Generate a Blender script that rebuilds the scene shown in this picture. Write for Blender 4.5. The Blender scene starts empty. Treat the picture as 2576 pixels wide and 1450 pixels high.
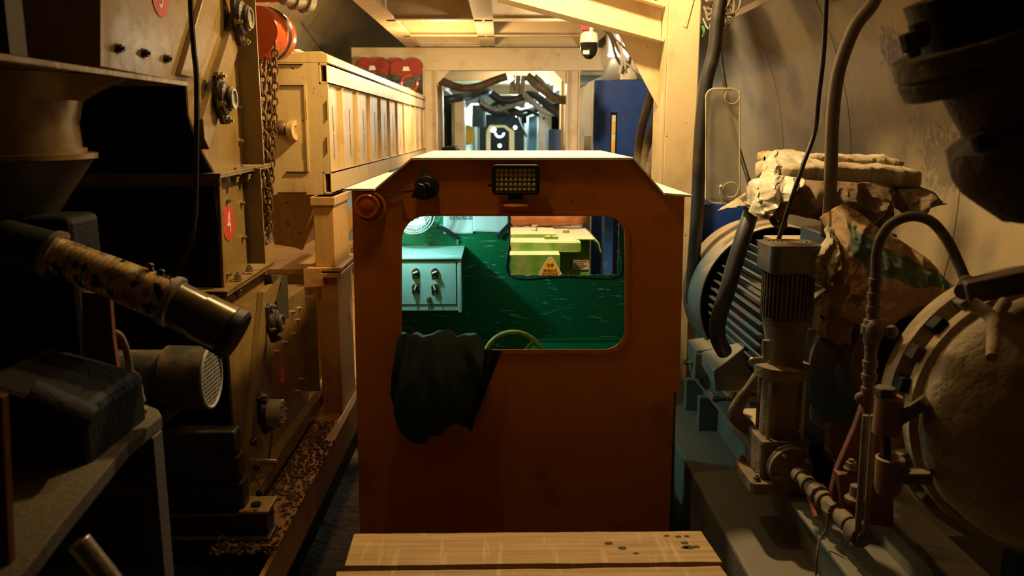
import bpy, bmesh, math, random
from mathutils import Vector, Matrix, Quaternion, noise
random.seed(7)
SC = bpy.context.scene
COL = SC.collection
V = Vector
# ------------------------------------------------------------------ camera
CAM = V((0, 0, 2.15)); FPX = 2100.0
PITCH = math.atan(400 / FPX); YAW = 0.0122
cd = bpy.data.cameras.new('camera'); cam = bpy.data.objects.new('camera', cd); COL.objects.link(cam)
cam.location = CAM; cam.rotation_euler = (math.pi / 2 - PITCH, 0, -YAW)
cd.sensor_width = 36; cd.lens = FPX / 2576 * 36; cd.clip_start = .05; cd.clip_end = 200
cd.dof.use_dof = True; cd.dof.focus_distance = 3.6; cd.dof.aperture_fstop = 3.2
SC.camera = cam
# ------------------------------------------------------------------ world, exposure, lights
w = bpy.data.worlds.new('world'); SC.world = w; w.use_nodes = True
w.node_tree.nodes['Background'].inputs[0].default_value = (1.0, .68, .38, 1)
w.node_tree.nodes['Background'].inputs[1].default_value = .003
SC.view_settings.view_transform = 'Standard'; SC.view_settings.look = 'None'
SC.view_settings.exposure = 0.0; SC.view_settings.gamma = 1.0; SC.view_settings.use_curve_mapping = False
try: SC.cycles.max_bounces = 4; SC.cycles.diffuse_bounces = 3; SC.cycles.sample_clamp_indirect = 4.0
except Exception: pass
def lamp(name, loc, watt, col, radius=.06, kind='POINT', aim=None, spot=None, blend=.4):
    l = bpy.data.lights.new(name, kind); l.energy = watt; l.color = col
    if kind == 'AREA': l.shape = 'DISK'; l.size = radius * 2
    else: l.shadow_soft_size = radius
    if kind == 'SPOT': l.spot_size = math.radians(spot); l.spot_blend = blend
    o = bpy.data.objects.new(name, l); COL.objects.link(o); o.location = loc
    if aim: o.rotation_euler = (V(aim) - V(loc)).to_track_quat('-Z', 'Y').to_euler()
    return o
WARM = (1.0, .69, .32); WHITE = (1.0, .86, .62); COOL = (.62, .95, 1.0); CYAN = (.40, .94, .93)
KEY = V((.30, 4.05, 3.55))
lamp('overhead_lamp_light', KEY, 310, WARM, .07, 'SPOT', (0, 5.2, .8), 164, .42)
lamp('wall_fill_light', (-1.55, 6.7, 3.12), 45, WARM, .08)  # added fill, no lamp seen: brightens upper left lining and hopper rim
lamp('near_fill_light', (-.30, 3.12, 3.30), 19, WARM, .06)  # added warm fill for the foreground, no fixture stands there
lamp('portal_lamp_light', (1.16, 7.3, 2.74), 200, WHITE, .08, 'SPOT', (.2, 10.3, 2.75), 140, .5)
lamp('bay_fill_light', (-.55, 8.4, 2.72), 80, WARM, .1)  # added warm fill for ceiling bays and upper left wall
CABL = V((-.50, 4.17, 1.745))
lamp('cab_lamp_light', CABL, 13, CYAN, .015)
lamp('tunnel_lamp_light_a', (.5, 12.6, 2.7), 70, WHITE, .1)
lamp('tunnel_lamp_light_b', (.55, 17.0, 2.65), 300, COOL, .1)
lamp('tunnel_lamp_light_c', (-.55, 22.5, 2.65), 380, COOL, .1)
lamp('tunnel_lamp_light_d', (.5, 29, 2.65), 380, COOL, .1)
# ------------------------------------------------------------------ rays through the photograph onto real planes
_R = Matrix.Rotation(-YAW, 3, 'Z') @ Matrix.Rotation(math.pi / 2 - PITCH, 3, 'X')
def ray(px, py): return (_R @ V(((px - 1288) / FPX, (725 - py) / FPX, -1))).normalized()
def P(px, py, Y): d = ray(px, py); return CAM + d * (Y / d.y)
def PX(px, py, X): d = ray(px, py); return CAM + d * (X / d.x)
def PZ(px, py, Z): d = ray(px, py); return CAM + d * ((Z - CAM.z) / d.z)
# ------------------------------------------------------------------ materials
MATS = {}
def mat(name, col, rough=.5, metal=0., dirt=None, amt=.35, scale=4., bump=.0, bscale=60., streak=0., spec=.5, speck=None, stops=None, trans=0., dust=None):
    """painted / worn surface: noise dirt, optional vertical streaks, small specks, dust on upward faces"""
    if name in MATS: return MATS[name]
    m = bpy.data.materials.new(name); m.use_nodes = True; MATS[name] = m
    n = m.node_tree.nodes; L = m.node_tree.links; b = n['Principled BSDF']
    tc = n.new('ShaderNodeTexCoord'); cur = None
    def noi(sc, det=6, vec=None, r=.6):
        t = n.new('ShaderNodeTexNoise'); t.inputs['Scale'].default_value = sc; t.inputs['Detail'].default_value = det; t.inputs['Roughness'].default_value = r
        L.new(vec or tc.outputs['Object'], t.inputs['Vector']); return t
    def ramp(src, a, c):
        r = n.new('ShaderNodeMapRange'); r.inputs[1].default_value = a; r.inputs[2].default_value = c; r.clamp = True
        L.new(src, r.inputs[0]); return r.outputs[0]
    def mix(fac, a, bb):
        x = n.new('ShaderNodeMix'); x.data_type = 'RGBA'
        for s, v in ((0, fac), (6, a), (7, bb)):
            if isinstance(v, (tuple, list)): x.inputs[s].default_value = (*v[:3], 1)
            elif isinstance(v, (int, float)): x.inputs[s].default_value = v
            else: L.new(v, x.inputs[s])
        return x.outputs[2]
    base = tuple(col)
    t1 = noi(scale)
    dk = dirt or tuple(c * .35 for c in base)
    f = ramp(t1.outputs['Fac'], .62 - amt * .35, .85 - amt * .2)
    cur = mix(f, base, dk)
    if streak:
        mp = n.new('ShaderNodeMapping'); mp.inputs['Scale'].default_value = (14, 14, 1.2); L.new(tc.outputs['Object'], mp.inputs['Vector'])
        t2 = noi(1.6, 5, mp.outputs[0]); f2 = ramp(t2.outputs['Fac'], .52, .75)
        mu = n.new('ShaderNodeMath'); mu.operation = 'MULTIPLY'; mu.inputs[1].default_value = streak; L.new(f2, mu.inputs[0])
        cur = mix(mu.outputs[0], cur, dk)
    if speck:
        t3 = noi(speck[1], 3); f3 = ramp(t3.outputs['Fac'], speck[2], speck[2] + .04); cur = mix(f3, cur, speck[0])
    if dust:
        g = n.new('ShaderNodeNewGeometry'); s = n.new('ShaderNodeSeparateXYZ'); L.new(g.outputs['Normal'], s.inputs[0])
        f4 = ramp(s.outputs[2], .35, .9); cur = mix(f4, cur, dust)
    L.new(cur, b.inputs['Base Color'])
    rr = n.new('ShaderNodeMapRange'); rr.inputs[3].default_value = max(.03, rough - .12); rr.inputs[4].default_value = min(1, rough + .18)
    L.new(noi(scale * 3).outputs['Fac'], rr.inputs[0]); L.new(rr.outputs[0], b.inputs['Roughness'])
    b.inputs['Metallic'].default_value = metal; b.inputs['Specular IOR Level'].default_value = spec
    if trans: b.inputs['Transmission Weight'].default_value = trans
    if bump:
        bp = n.new('ShaderNodeBump'); bp.inputs['Strength'].default_value = bump; bp.inputs['Distance'].default_value = .02
        L.new(noi(bscale, 5).outputs['Fac'], bp.inputs['Height']); L.new(bp.outputs[0], b.inputs['Normal'])
    return m
def emit(name, col, s):
    m = bpy.data.materials.new(name); m.use_nodes = True; b = m.node_tree.nodes['Principled BSDF']
    b.inputs['Base Color'].default_value = (*col, 1); b.inputs['Emission Color'].default_value = (*col, 1); b.inputs['Emission Strength'].default_value = s
    return m
ORANGE = mat('orange_paint', (.70, .22, .004), .42, dirt=(.16, .06, .02), amt=.15, scale=3, speck=((.02, .07, .03), 9, .74), bump=.05, bscale=12)
ROOFP = mat('dusty_roof_paint', (.90, .82, .68), .8, dirt=(.5, .30, .15), amt=.2, scale=5)
GREEN = mat('scratched_green_paint', (.004, .13, .045), .35, dirt=(.005, .07, .03), amt=.3, scale=3, bump=.08, bscale=20)
HOODG = mat('hood_green_paint', (.10, .30, .02), .5, dirt=(.35, .38, .18), amt=.55, scale=9, streak=.5, dust=(.95, .92, .76))
CREAM = mat('cream_steel_paint', (.58, .45, .26), .45, dirt=(.40, .23, .08), amt=.28, scale=3.5, speck=((.10, .05, .02), 34, .70), bump=.04, bscale=25)
CREAMR = mat('rusty_cream_paint', (.64, .46, .19), .40, dirt=(.38, .17, .04), amt=.26, scale=3, streak=.35, speck=((.10, .04, .015), 24, .68), bump=.08, bscale=30)
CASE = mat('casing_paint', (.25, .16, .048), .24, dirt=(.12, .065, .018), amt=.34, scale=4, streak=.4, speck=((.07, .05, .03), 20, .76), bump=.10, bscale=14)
CASE_SHADE = mat('shaded_casing_paint', (.05, .042, .026), .5, dirt=(.03, .025, .02), amt=.4, scale=4, bump=.05)  # casing colour darkened to hold the shade on ends and recesses
CONC = mat('lining_concrete', (.42, .32, .17), .8, dirt=(.20, .16, .11), amt=.30, scale=1.6, streak=.25, speck=((.10, .08, .06), 14, .76), bump=.15, bscale=40)
MUD = mat('muddy_ground', (.16, .10, .05), .8, dirt=(.05, .03, .015), amt=.6, scale=3, bump=.8, bscale=9)
BLACK = mat('black_rubber', (.018, .016, .014), .5, dirt=(.06, .05, .035), amt=.3, scale=8, bump=.1)
HOSE = mat('dusty_hose', (.10, .075, .05), .7, dirt=(.28, .21, .13), amt=.5, scale=7, bump=.2, bscale=50)
STEEL = mat('worn_steel', (.42, .38, .32), .38, .7, dirt=(.12, .08, .05), amt=.45, scale=9)
DSTEEL = mat('dark_oily_steel', (.045, .04, .035), .4, .4, dirt=(.12, .08, .04), amt=.4, scale=14, bump=.3, bscale=40)
BOLT = mat('zinc_bolt', (.40, .31, .18), .38, .8, dirt=(.15, .09, .04), amt=.4, scale=30)
RED = mat('red_hoist_enamel', (.50, .085, .02), .18, dirt=(.22, .04, .01), amt=.2, scale=6)
RUST = mat('rusty_chain', (.20, .11, .055), .5, .5, dirt=(.06, .03, .015), amt=.5, scale=25)
BLUE = mat('blue_cabinet_paint', (.008, .05, .32), .4, dirt=(.05, .07, .14), amt=.15, scale=5, speck=((.4, .38, .32), 16, .77))
BLUEM = mat('motor_blue_paint', (.055, .12, .165), .45, dirt=(.15, .06, .02), amt=.5, scale=4, bump=.05, dust=(.52, .40, .24))
BLUEF = mat('fin_blue_paint', (.045, .09, .12), .5, dirt=(.13, .05, .02), amt=.5, scale=4)
TEAL = mat('pale_teal_enamel', (.30, .46, .42), .35, dirt=(.25, .36, .3), amt=.1, scale=4)
GREYC = mat('grey_steel_paint', (.33, .33, .29), .5, dirt=(.14, .12, .09), amt=.35, scale=4)
DUSTM = mat('dust_caked_metal', (.19, .135, .08), .7, dirt=(.08, .05, .028), amt=.5, scale=8, bump=.35, bscale=30)
MUDV = mat('mud_caked_shell', (.50, .38, .22), .8, dirt=(.22, .13, .07), amt=.45, scale=5, bump=.8, bscale=12, speck=((.33, .10, .05), 5, .70))
SKID = mat('skid_paint', (.20, .21, .19), .6, dirt=(.09, .065, .04), amt=.4, scale=5, bump=.15, dust=(.17, .15, .11))
WHITEP = mat('white_paint', (.78, .76, .70), .4, amt=.1)
WIREW = mat('white_wire', (.85, .87, .85), .35, amt=.05)
CHROME = mat('chrome', (.75, .75, .72), .15, 1., amt=.05)
YEL = mat('yellow_wheel_paint', (.48, .34, .03), .45, dirt=(.16, .11, .03), amt=.35, scale=12)
PAPER = mat('white_paper', (.78, .82, .82), .8, dirt=(.55, .6, .6), amt=.2, scale=3)
TAPE = mat('black_tape', (.01, .01, .012), .45, amt=.1)
QUILT = mat('brown_quilt', (.42, .16, .075), .85, dirt=(.26, .10, .05), amt=.3, scale=5, bump=.3, bscale=9)
JACKET = mat('dark_green_cloth', (.034, .062, .046), .9, dirt=(.022, .038, .03), amt=.3, scale=6, bump=.15, bscale=160)
JEANS = mat('navy_denim', (.012, .015, .030), .9, amt=.2, bump=.2, bscale=220)
BAGP = mat('brown_paper_bag', (.40, .25, .11), .75, dirt=(.26, .14, .06), amt=.4, scale=4, bump=.4, bscale=10)
BAGG = mat('green_print_paper', (.075, .12, .075), .75, dirt=(.20, .20, .12), amt=.4, scale=8, bump=.4, bscale=10)
BAGL = mat('dusty_pale_bag', (.46, .37, .23), .8, dirt=(.24, .17, .09), amt=.4, scale=6, bump=.35, bscale=14)
BAGD = mat('dusty_brown_sheet', (.24, .16, .09), .85, dirt=(.12, .08, .045), amt=.4, scale=5, bump=.35, bscale=12)
PLASTIC = mat('clouded_plastic_film', (.60, .56, .42), .4, dirt=(.4, .34, .22), amt=.4, scale=7, bump=.3, bscale=12)
GRAV = mat('loose_gravel', (.22, .16, .10), .9, dirt=(.10, .07, .045), amt=.5, scale=20)
TILE = mat('warning_yellow', (.90, .55, .03), .5, amt=.05)
SIGNR = mat('number_red', (.55, .06, .035), .4, dirt=(.35, .06, .03), amt=.3, scale=9)
INK = mat('ink_brown', (.35, .08, .02), .6, amt=.05)
INKD = mat('faded_ink', (.035, .03, .02), .8, amt=.2, scale=20)
SHADE_BLACK = mat('shade_black_metal', (.009, .008, .007), .6, dirt=(.022, .016, .010), amt=.4, scale=6, bump=.2, spec=.15)  # near-black metal; also stands in for deep shade on end plates and blocks
RSTAIN = mat('rust_stained_paint', (.60, .35, .10), .42, dirt=(.34, .13, .03), amt=.36, scale=4, streak=.4, speck=((.10, .04, .015), 24, .68), bump=.08, bscale=30)
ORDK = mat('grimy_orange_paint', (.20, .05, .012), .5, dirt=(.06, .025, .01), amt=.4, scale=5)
AMBER = mat('amber_lens', (.62, .13, .01), .2, amt=.1)
LENS = mat('led_lens', (.75, .70, .25), .12, dirt=(.30, .28, .10), amt=.3, scale=40)
REFL = mat('led_reflector', (.42, .40, .27), .3, .4, amt=.2, scale=20)
CLEAR = mat('clear_plastic', (.86, .85, .78), .22, dirt=(.6, .56, .45), amt=.3, scale=9, trans=.82)
GLASSY = mat('scuffed_tube', (.18, .17, .14), .2, .9, dirt=(.30, .20, .08), amt=.4, scale=7)
def custom(name):
    m = bpy.data.materials.new(name); m.use_nodes = True; MATS[name] = m
    return m, m.node_tree.nodes, m.node_tree.links, m.node_tree.nodes['Principled BSDF']
def wood():
    m, n, L, b = custom('raw_plank_wood')
    tc = n.new('ShaderNodeTexCoord'); mp = n.new('ShaderNodeMapping'); mp.inputs['Scale'].default_value = (2, 34, 34); L.new(tc.outputs['Object'], mp.inputs[0])
    a = n.new('ShaderNodeTexNoise'); a.inputs['Scale'].default_value = 1.5; a.inputs['Detail'].default_value = 8; L.new(mp.outputs[0], a.inputs['Vector'])
    r = n.new('ShaderNodeValToRGB'); r.color_ramp.elements[0].color = (.24, .13, .04, 1); r.color_ramp.elements[0].position = .22
    r.color_ramp.elements[1].color = (.46, .29, .115, 1); r.color_ramp.elements[1].position = .78; L.new(a.outputs[0], r.inputs[0])
    c = n.new('ShaderNodeTexNoise'); c.inputs['Scale'].default_value = 7; c.inputs['Detail'].default_value = 4; L.new(tc.outputs['Object'], c.inputs['Vector'])
    r2 = n.new('ShaderNodeMapRange'); r2.inputs[1].default_value = .68; r2.inputs[2].default_value = .74; L.new(c.outputs[0], r2.inputs[0])
    x = n.new('ShaderNodeMix'); x.data_type = 'RGBA'; L.new(r2.outputs[0], x.inputs[0]); L.new(r.outputs[0], x.inputs[6]); x.inputs[7].default_value = (.14, .07, .03, 1)
    mp2 = n.new('ShaderNodeMapping'); mp2.inputs['Scale'].default_value = (30, 2.5, 2); L.new(tc.outputs['Object'], mp2.inputs[0])
    d = n.new('ShaderNodeTexNoise'); d.inputs['Scale'].default_value = 1.2; d.inputs['Detail'].default_value = 3; L.new(mp2.outputs[0], d.inputs['Vector'])
    r3 = n.new('ShaderNodeMapRange'); r3.inputs[1].default_value = .58; r3.inputs[2].default_value = .72; r3.inputs[4].default_value = .5; L.new(d.outputs[0], r3.inputs[0])
    y = n.new('ShaderNodeMix'); y.data_type = 'RGBA'; L.new(r3.outputs[0], y.inputs[0]); L.new(x.outputs[2], y.inputs[6]); y.inputs[7].default_value = (.58, .43, .22, 1)
    L.new(y.outputs[2], b.inputs['Base Color']); b.inputs['Roughness'].default_value = .7
    bp = n.new('ShaderNodeBump'); bp.inputs['Strength'].default_value = .3; bp.inputs['Distance'].default_value = .005; L.new(a.outputs[0], bp.inputs['Height']); L.new(bp.outputs[0], b.inputs['Normal'])
    return m
def stains(m, spots):
    n = m.node_tree.nodes; L = m.node_tree.links; b = n['Principled BSDF']; tc = n.new('ShaderNodeTexCoord')
    t = n.new('ShaderNodeTexNoise'); t.inputs['Scale'].default_value = 22; t.inputs['Detail'].default_value = 6; L.new(tc.outputs['Object'], t.inputs['Vector'])
    cur = b.inputs['Base Color'].links[0].from_socket
    for c, r, k, col in spots:
        s = n.new('ShaderNodeVectorMath'); s.operation = 'SUBTRACT'; L.new(tc.outputs['Object'], s.inputs[0]); s.inputs[1].default_value = c
        d = n.new('ShaderNodeVectorMath'); d.operation = 'DIVIDE'; L.new(s.outputs[0], d.inputs[0]); d.inputs[1].default_value = r
        l = n.new('ShaderNodeVectorMath'); l.operation = 'LENGTH'; L.new(d.outputs[0], l.inputs[0])
        a = n.new('ShaderNodeMath'); a.operation = 'MULTIPLY_ADD'; L.new(t.outputs[0], a.inputs[0]); a.inputs[1].default_value = 1.8; L.new(l.outputs['Value'], a.inputs[2])
        q = n.new('ShaderNodeMapRange'); q.inputs[1].default_value = 1.9; q.inputs[2].default_value = 1.45; q.inputs[3].default_value = 0; q.inputs[4].default_value = k; L.new(a.outputs[0], q.inputs[0])
        x = n.new('ShaderNodeMix'); x.data_type = 'RGBA'; L.new(q.outputs[0], x.inputs[0]); L.new(cur, x.inputs[6]); x.inputs[7].default_value = (*col, 1); cur = x.outputs[2]
    L.new(cur, b.inputs['Base Color'])
stains(CONC, [(PX(2192, 135, 2.45), (.4, .22, .20), .8, (.10, .06, .04)), (PX(1975, 215, 2.55), (.4, .22, .28), .45, (.16, .13, .10)), (PX(2375, 400, 2.72), (.4, .40, .22), .75, (.12, .09, .05)), (PX(2300, 420, 2.72), (.4, .25, .40), .35, (.18, .14, .09))])
WOOD = wood()
def scratched(name, base, scr, dens=.64, rot=.35):
    """paint with pale slanting scratches"""
    m, n, L, b = custom(name)
    tc = n.new('ShaderNodeTexCoord'); mp = n.new('ShaderNodeMapping'); mp.inputs['Rotation'].default_value = (0, rot, 0); mp.inputs['Scale'].default_value = (9, 9, 60); L.new(tc.outputs['Object'], mp.inputs[0])
    a = n.new('ShaderNodeTexNoise'); a.inputs['Scale'].default_value = 1.4; a.inputs['Detail'].default_value = 3; L.new(mp.outputs[0], a.inputs['Vector'])
    r = n.new('ShaderNodeMapRange'); r.inputs[1].default_value = dens; r.inputs[2].default_value = dens + .03; L.new(a.outputs[0], r.inputs[0])
    c = n.new('ShaderNodeTexNoise'); c.inputs['Scale'].default_value = 6; L.new(tc.outputs['Object'], c.inputs['Vector'])
    r2 = n.new('ShaderNodeMapRange'); r2.inputs[1].default_value = .45; r2.inputs[2].default_value = .6; r2.inputs[4].default_value = .9; L.new(c.outputs[0], r2.inputs[0])
    mu = n.new('ShaderNodeMath'); mu.operation = 'MULTIPLY'; L.new(r.outputs[0], mu.inputs[0]); L.new(r2.outputs[0], mu.inputs[1])
    x = n.new('ShaderNodeMix'); x.data_type = 'RGBA'; L.new(mu.outputs[0], x.inputs[0]); x.inputs[6].default_value = (*base, 1); x.inputs[7].default_value = (*scr, 1)
    L.new(x.outputs[2], b.inputs['Base Color']); b.inputs['Roughness'].default_value = .35
    return m
REARG = scratched('scratched_rear_panel', (.003, .13, .045), (.35, .48, .42), .60)
def reflection_blocks():  # colour blocks imitate mirror-like reflections on the corrugated metal
    m, n, L, b = custom('painted_reflection_wrap')
    tc = n.new('ShaderNodeTexCoord'); mp = n.new('ShaderNodeMapping'); mp.inputs['Scale'].default_value = (62, 42, 62); mp.inputs['Rotation'].default_value = (0, .38, 0); L.new(tc.outputs['Object'], mp.inputs[0])
    v = n.new('ShaderNodeTexVoronoi'); v.distance = 'CHEBYCHEV'; v.inputs['Scale'].default_value = 1; v.inputs['Randomness'].default_value = .3; L.new(mp.outputs[0], v.inputs['Vector'])
    s = n.new('ShaderNodeSeparateColor'); L.new(v.outputs['Color'], s.inputs[0])
    r = n.new('ShaderNodeValToRGB'); cr = r.color_ramp; cr.interpolation = 'CONSTANT'
    cr.elements[0].color = (.02, .018, .015, 1); cr.elements[1].color = (.62, .44, .20, 1); cr.elements[1].position = .13
    for p, c in ((.4, (.75, .68, .50, 1)), (.62, (.85, .58, .22, 1)), (.84, (.34, .28, .17, 1))): e = cr.elements.new(p); e.color = c
    L.new(s.outputs[0], r.inputs[0]); L.new(r.outputs[0], b.inputs['Base Color']); b.inputs['Metallic'].default_value = .3; b.inputs['Roughness'].default_value = .25
    return m
REFLWRAP = reflection_blocks()
def film(name, col, alpha, rough=.3):
    m, n, L, b = custom(name)
    tc = n.new('ShaderNodeTexCoord'); t = n.new('ShaderNodeTexNoise'); t.inputs['Scale'].default_value = 7; t.inputs['Detail'].default_value = 6; L.new(tc.outputs['Object'], t.inputs['Vector'])
    r = n.new('ShaderNodeMapRange'); r.inputs[1].default_value = .3; r.inputs[2].default_value = .75; r.inputs[3].default_value = alpha * .7; r.inputs[4].default_value = min(1, alpha * 1.7); L.new(t.outputs[0], r.inputs[0])
    L.new(r.outputs[0], b.inputs['Alpha']); b.inputs['Base Color'].default_value = (*col, 1); b.inputs['Roughness'].default_value = rough
    return m
FILM = film('smeared_clear_film', (.42, .38, .27), .42)
# ------------------------------------------------------------------ mesh helpers
class MB:
    def __init__(s): s.bm = bmesh.new()
    def poly(s, pts): return s.bm.faces.new([s.bm.verts.new(p) for p in pts])
    def hexa(s, a):      # a = 4 bottom + 4 top, same winding
        v = [s.bm.verts.new(p) for p in a]
        for f in ((3, 2, 1, 0), (4, 5, 6, 7), (0, 1, 5, 4), (1, 2, 6, 5), (2, 3, 7, 6), (3, 0, 4, 7)): s.bm.faces.new([v[i] for i in f])
        return s
    def box(s, x0, x1, y0, y1, z0, z1):
        return s.hexa([(x0, y0, z0), (x1, y0, z0), (x1, y1, z0), (x0, y1, z0), (x0, y0, z1), (x1, y0, z1), (x1, y1, z1), (x0, y1, z1)])
    def prism(s, pts, vec):
        vec = V(vec); a = [s.bm.verts.new(p) for p in pts]; b = [s.bm.verts.new(V(p) + vec) for p in pts]; k = len(a)
        s.bm.faces.new(a); s.bm.faces.new(b[::-1])
        for i in range(k): j = (i + 1) % k; s.bm.faces.new((a[i], b[i], b[j], a[j]))
        return s
    def beam(s, p0, p1, w, h, up=(0, 0, 1)):
        p0, p1 = V(p0), V(p1); d = (p1 - p0).normalized(); sd = d.cross(V(up)).normalized(); u = sd.cross(d)
        q = [sd * x * w / 2 + u * y * h / 2 for x, y in ((-1, -1), (1, -1), (1, 1), (-1, 1))]
        return s.prism([p0 + k for k in q], p1 - p0)
    def plate(s, outer, holes, f, vec):
        loops = [outer] + holes; ed = []
        for lp in loops:
            v = [s.bm.verts.new(f(*q)) for q in lp]
            ed += [s.bm.edges.new((v[i], v[(i + 1) % len(v)])) for i in range(len(v))]
        g = bmesh.ops.triangle_fill(s.bm, use_beauty=True, use_dissolve=False, edges=ed)
        fs = [x for x in g['geom'] if isinstance(x, bmesh.types.BMFace)]
        r = bmesh.ops.extrude_face_region(s.bm, geom=fs)
        bmesh.ops.translate(s.bm, vec=V(vec), verts=[x for x in r['geom'] if isinstance(x, bmesh.types.BMVert)])
        return s
    def lathe(s, p, axis, prof, seg=32, a0=0, a1=2 * math.pi):
        p = V(p); ax = V(axis).normalized(); e1 = ax.orthogonal().normalized(); e2 = ax.cross(e1); full = abs(a1 - a0 - 2 * math.pi) < 1e-4
        k = seg if full else seg + 1; rings = []
        for t, r in prof:
            c = p + ax * t
            rings.append([s.bm.verts.new(c)] if r < 1e-6 else [s.bm.verts.new(c + (e1 * math.cos(a0 + (a1 - a0) * i / seg) + e2 * math.sin(a0 + (a1 - a0) * i / seg)) * r) for i in range(k)])
        for A, B in zip(rings, rings[1:]):
            for i in range(seg):
                j = (i + 1) % k
                if len(A) == 1 and len(B) == 1: break
                if len(A) == 1: s.bm.faces.new((A[0], B[i], B[j]))
                elif len(B) == 1: s.bm.faces.new((A[i], A[j], B[0]))
                else: s.bm.faces.new((A[i], A[j], B[j], B[i]))
        return s
    def cyl(s, a, b, r, r2=None, seg=24):
        a, b = V(a), V(b); l = (b - a).length; r2 = r if r2 is None else r2
        return s.lathe(a, b - a, [(0, 0), (0, r), (l, r2), (l, 0)], seg)
    def tube(s, pts, r, seg=10, n=6, cap=True):
        pts = [V(p) for p in pts]; q = []
        rs = r if isinstance(r, (list, tuple)) else [r] * len(pts); rr = []
        for i in range(len(pts) - 1):
            a, b, c, d = pts[max(i - 1, 0)], pts[i], pts[i + 1], pts[min(i + 2, len(pts) - 1)]
            for j in range(n):
                t = j / n; q.append(.5 * ((2 * b) + (c - a) * t + (2 * a - 5 * b + 4 * c - d) * t * t + (3 * b - a - 3 * c + d) * t ** 3)); rr.append(rs[i] * (1 - t) + rs[i + 1] * t)
        q.append(pts[-1]); rr.append(rs[-1]); up = None; rings = []
        for i, c in enumerate(q):
            t = (q[min(i + 1, len(q) - 1)] - q[max(i - 1, 0)]).normalized()
            up = t.orthogonal().normalized() if up is None else (up - t * up.dot(t)).normalized()
            e2 = t.cross(up)
            rings.append([s.bm.verts.new(c + (up * math.cos(2 * math.pi * k / seg) + e2 * math.sin(2 * math.pi * k / seg)) * rr[i]) for k in range(seg)])
        for A, B in zip(rings, rings[1:]):
            for k in range(seg): j = (k + 1) % seg; s.bm.faces.new((A[k], A[j], B[j], B[k]))
        if cap: s.bm.faces.new(rings[0][::-1]); s.bm.faces.new(rings[-1])
        return s
    def torus(s, c, axis, R, r, seg=40, rs=10, a0=0, a1=2 * math.pi, sx=1.):
        c = V(c); ax = V(axis).normalized(); e1 = ax.cross(V((0, 0, 1))); e1 = e1.normalized() if e1.length > .01 else V((1, 0, 0)); e2 = e1.cross(ax)
        full = abs(a1 - a0 - 2 * math.pi) < 1e-4; k = seg if full else seg + 1; rings = []
        for i in range(k):
            a = a0 + (a1 - a0) * i / seg; d = e1 * math.cos(a) * sx + e2 * math.sin(a)
            rings.append([s.bm.verts.new(c + d * (R + r * math.cos(2 * math.pi * j / rs)) + ax * r * math.sin(2 * math.pi * j / rs)) for j in range(rs)])
        for i in range(seg):
            A, B = rings[i], rings[(i + 1) % k]
            for j in range(rs): m = (j + 1) % rs; s.bm.faces.new((A[j], A[m], B[m], B[j]))
        return s
    def ball(s, c, r, sc=(1, 1, 1), seg=20):
        g = bmesh.ops.create_uvsphere(s.bm, u_segments=seg, v_segments=max(8, seg // 2), radius=r)
        for v in g['verts']: v.co = V((v.co.x * sc[0], v.co.y * sc[1], v.co.z * sc[2])) + V(c)
        return s
    def grid(s, fn, nu, nv):
        vs = [[s.bm.verts.new(fn(i / nu, j / nv)) for j in range(nv + 1)] for i in range(nu + 1)]
        for i in range(nu):
            for j in range(nv): s.bm.faces.new((vs[i][j], vs[i + 1][j], vs[i + 1][j + 1], vs[i][j + 1]))
        return s
    def hexbolt(s, p, d, r, h=None):
        h = h or r * 1.1; d = V(d).normalized(); p = V(p)
        s.lathe(p, d, [(0, 0), (0, r * 1.35), (h * .25, r * 1.35), (h * .25, 0)], 16)
        s.lathe(p + d * h * .25, d, [(0, r), (h, r), (h, 0)], 6); s.lathe(p + d * h * 1.2, d, [(0, r * .5), (h * .6, r * .5), (h * .6, 0)], 10); return s
    def build(s, name, m, parent=None, smooth=False, bevel=0., label=None, solid=0., recalc=True, sub=0):
        if recalc: bmesh.ops.recalc_face_normals(s.bm, faces=s.bm.faces)
        me = bpy.data.meshes.new(name); s.bm.to_mesh(me); s.bm.free(); me.materials.append(m)
        if smooth:
            me.polygons.foreach_set('use_smooth', [True] * len(me.polygons)); me.set_sharp_from_angle(angle=math.radians(38))
        return link(name, me, parent, bevel, label, solid, sub)
def link(name, me, parent=None, bevel=0., label=None, solid=0., sub=0):
    o = bpy.data.objects.new(name, me); COL.objects.link(o)
    if parent:
        o.parent = parent
        if parent.type == 'EMPTY': o.location = -parent.location
    if solid: k = o.modifiers.new('solid', 'SOLIDIFY'); k.thickness = solid; k.offset = 0
    if sub: k = o.modifiers.new('sub', 'SUBSURF'); k.levels = sub; k.render_levels = sub
    if bevel: k = o.modifiers.new('bevel', 'BEVEL'); k.width = bevel; k.segments = 2; k.limit_method = 'ANGLE'; k.angle_limit = math.radians(50)
    if label: o['label'] = label
    return o
def thing(name, label, cat, loc, group=None):
    o = bpy.data.objects.new(name, None); COL.objects.link(o); o.location = V(loc); o.empty_display_size = .05
    o['label'] = label; o['category'] = cat
    if group: o['group'] = group
    return o
def tag(o, label, cat, group=None, kind=None):
    o['label'] = label; o['category'] = cat
    if group: o['group'] = group
    if kind: o['kind'] = kind
    return o
def struct(o): o['kind'] = 'structure'; return o
_bolt = {}
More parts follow.
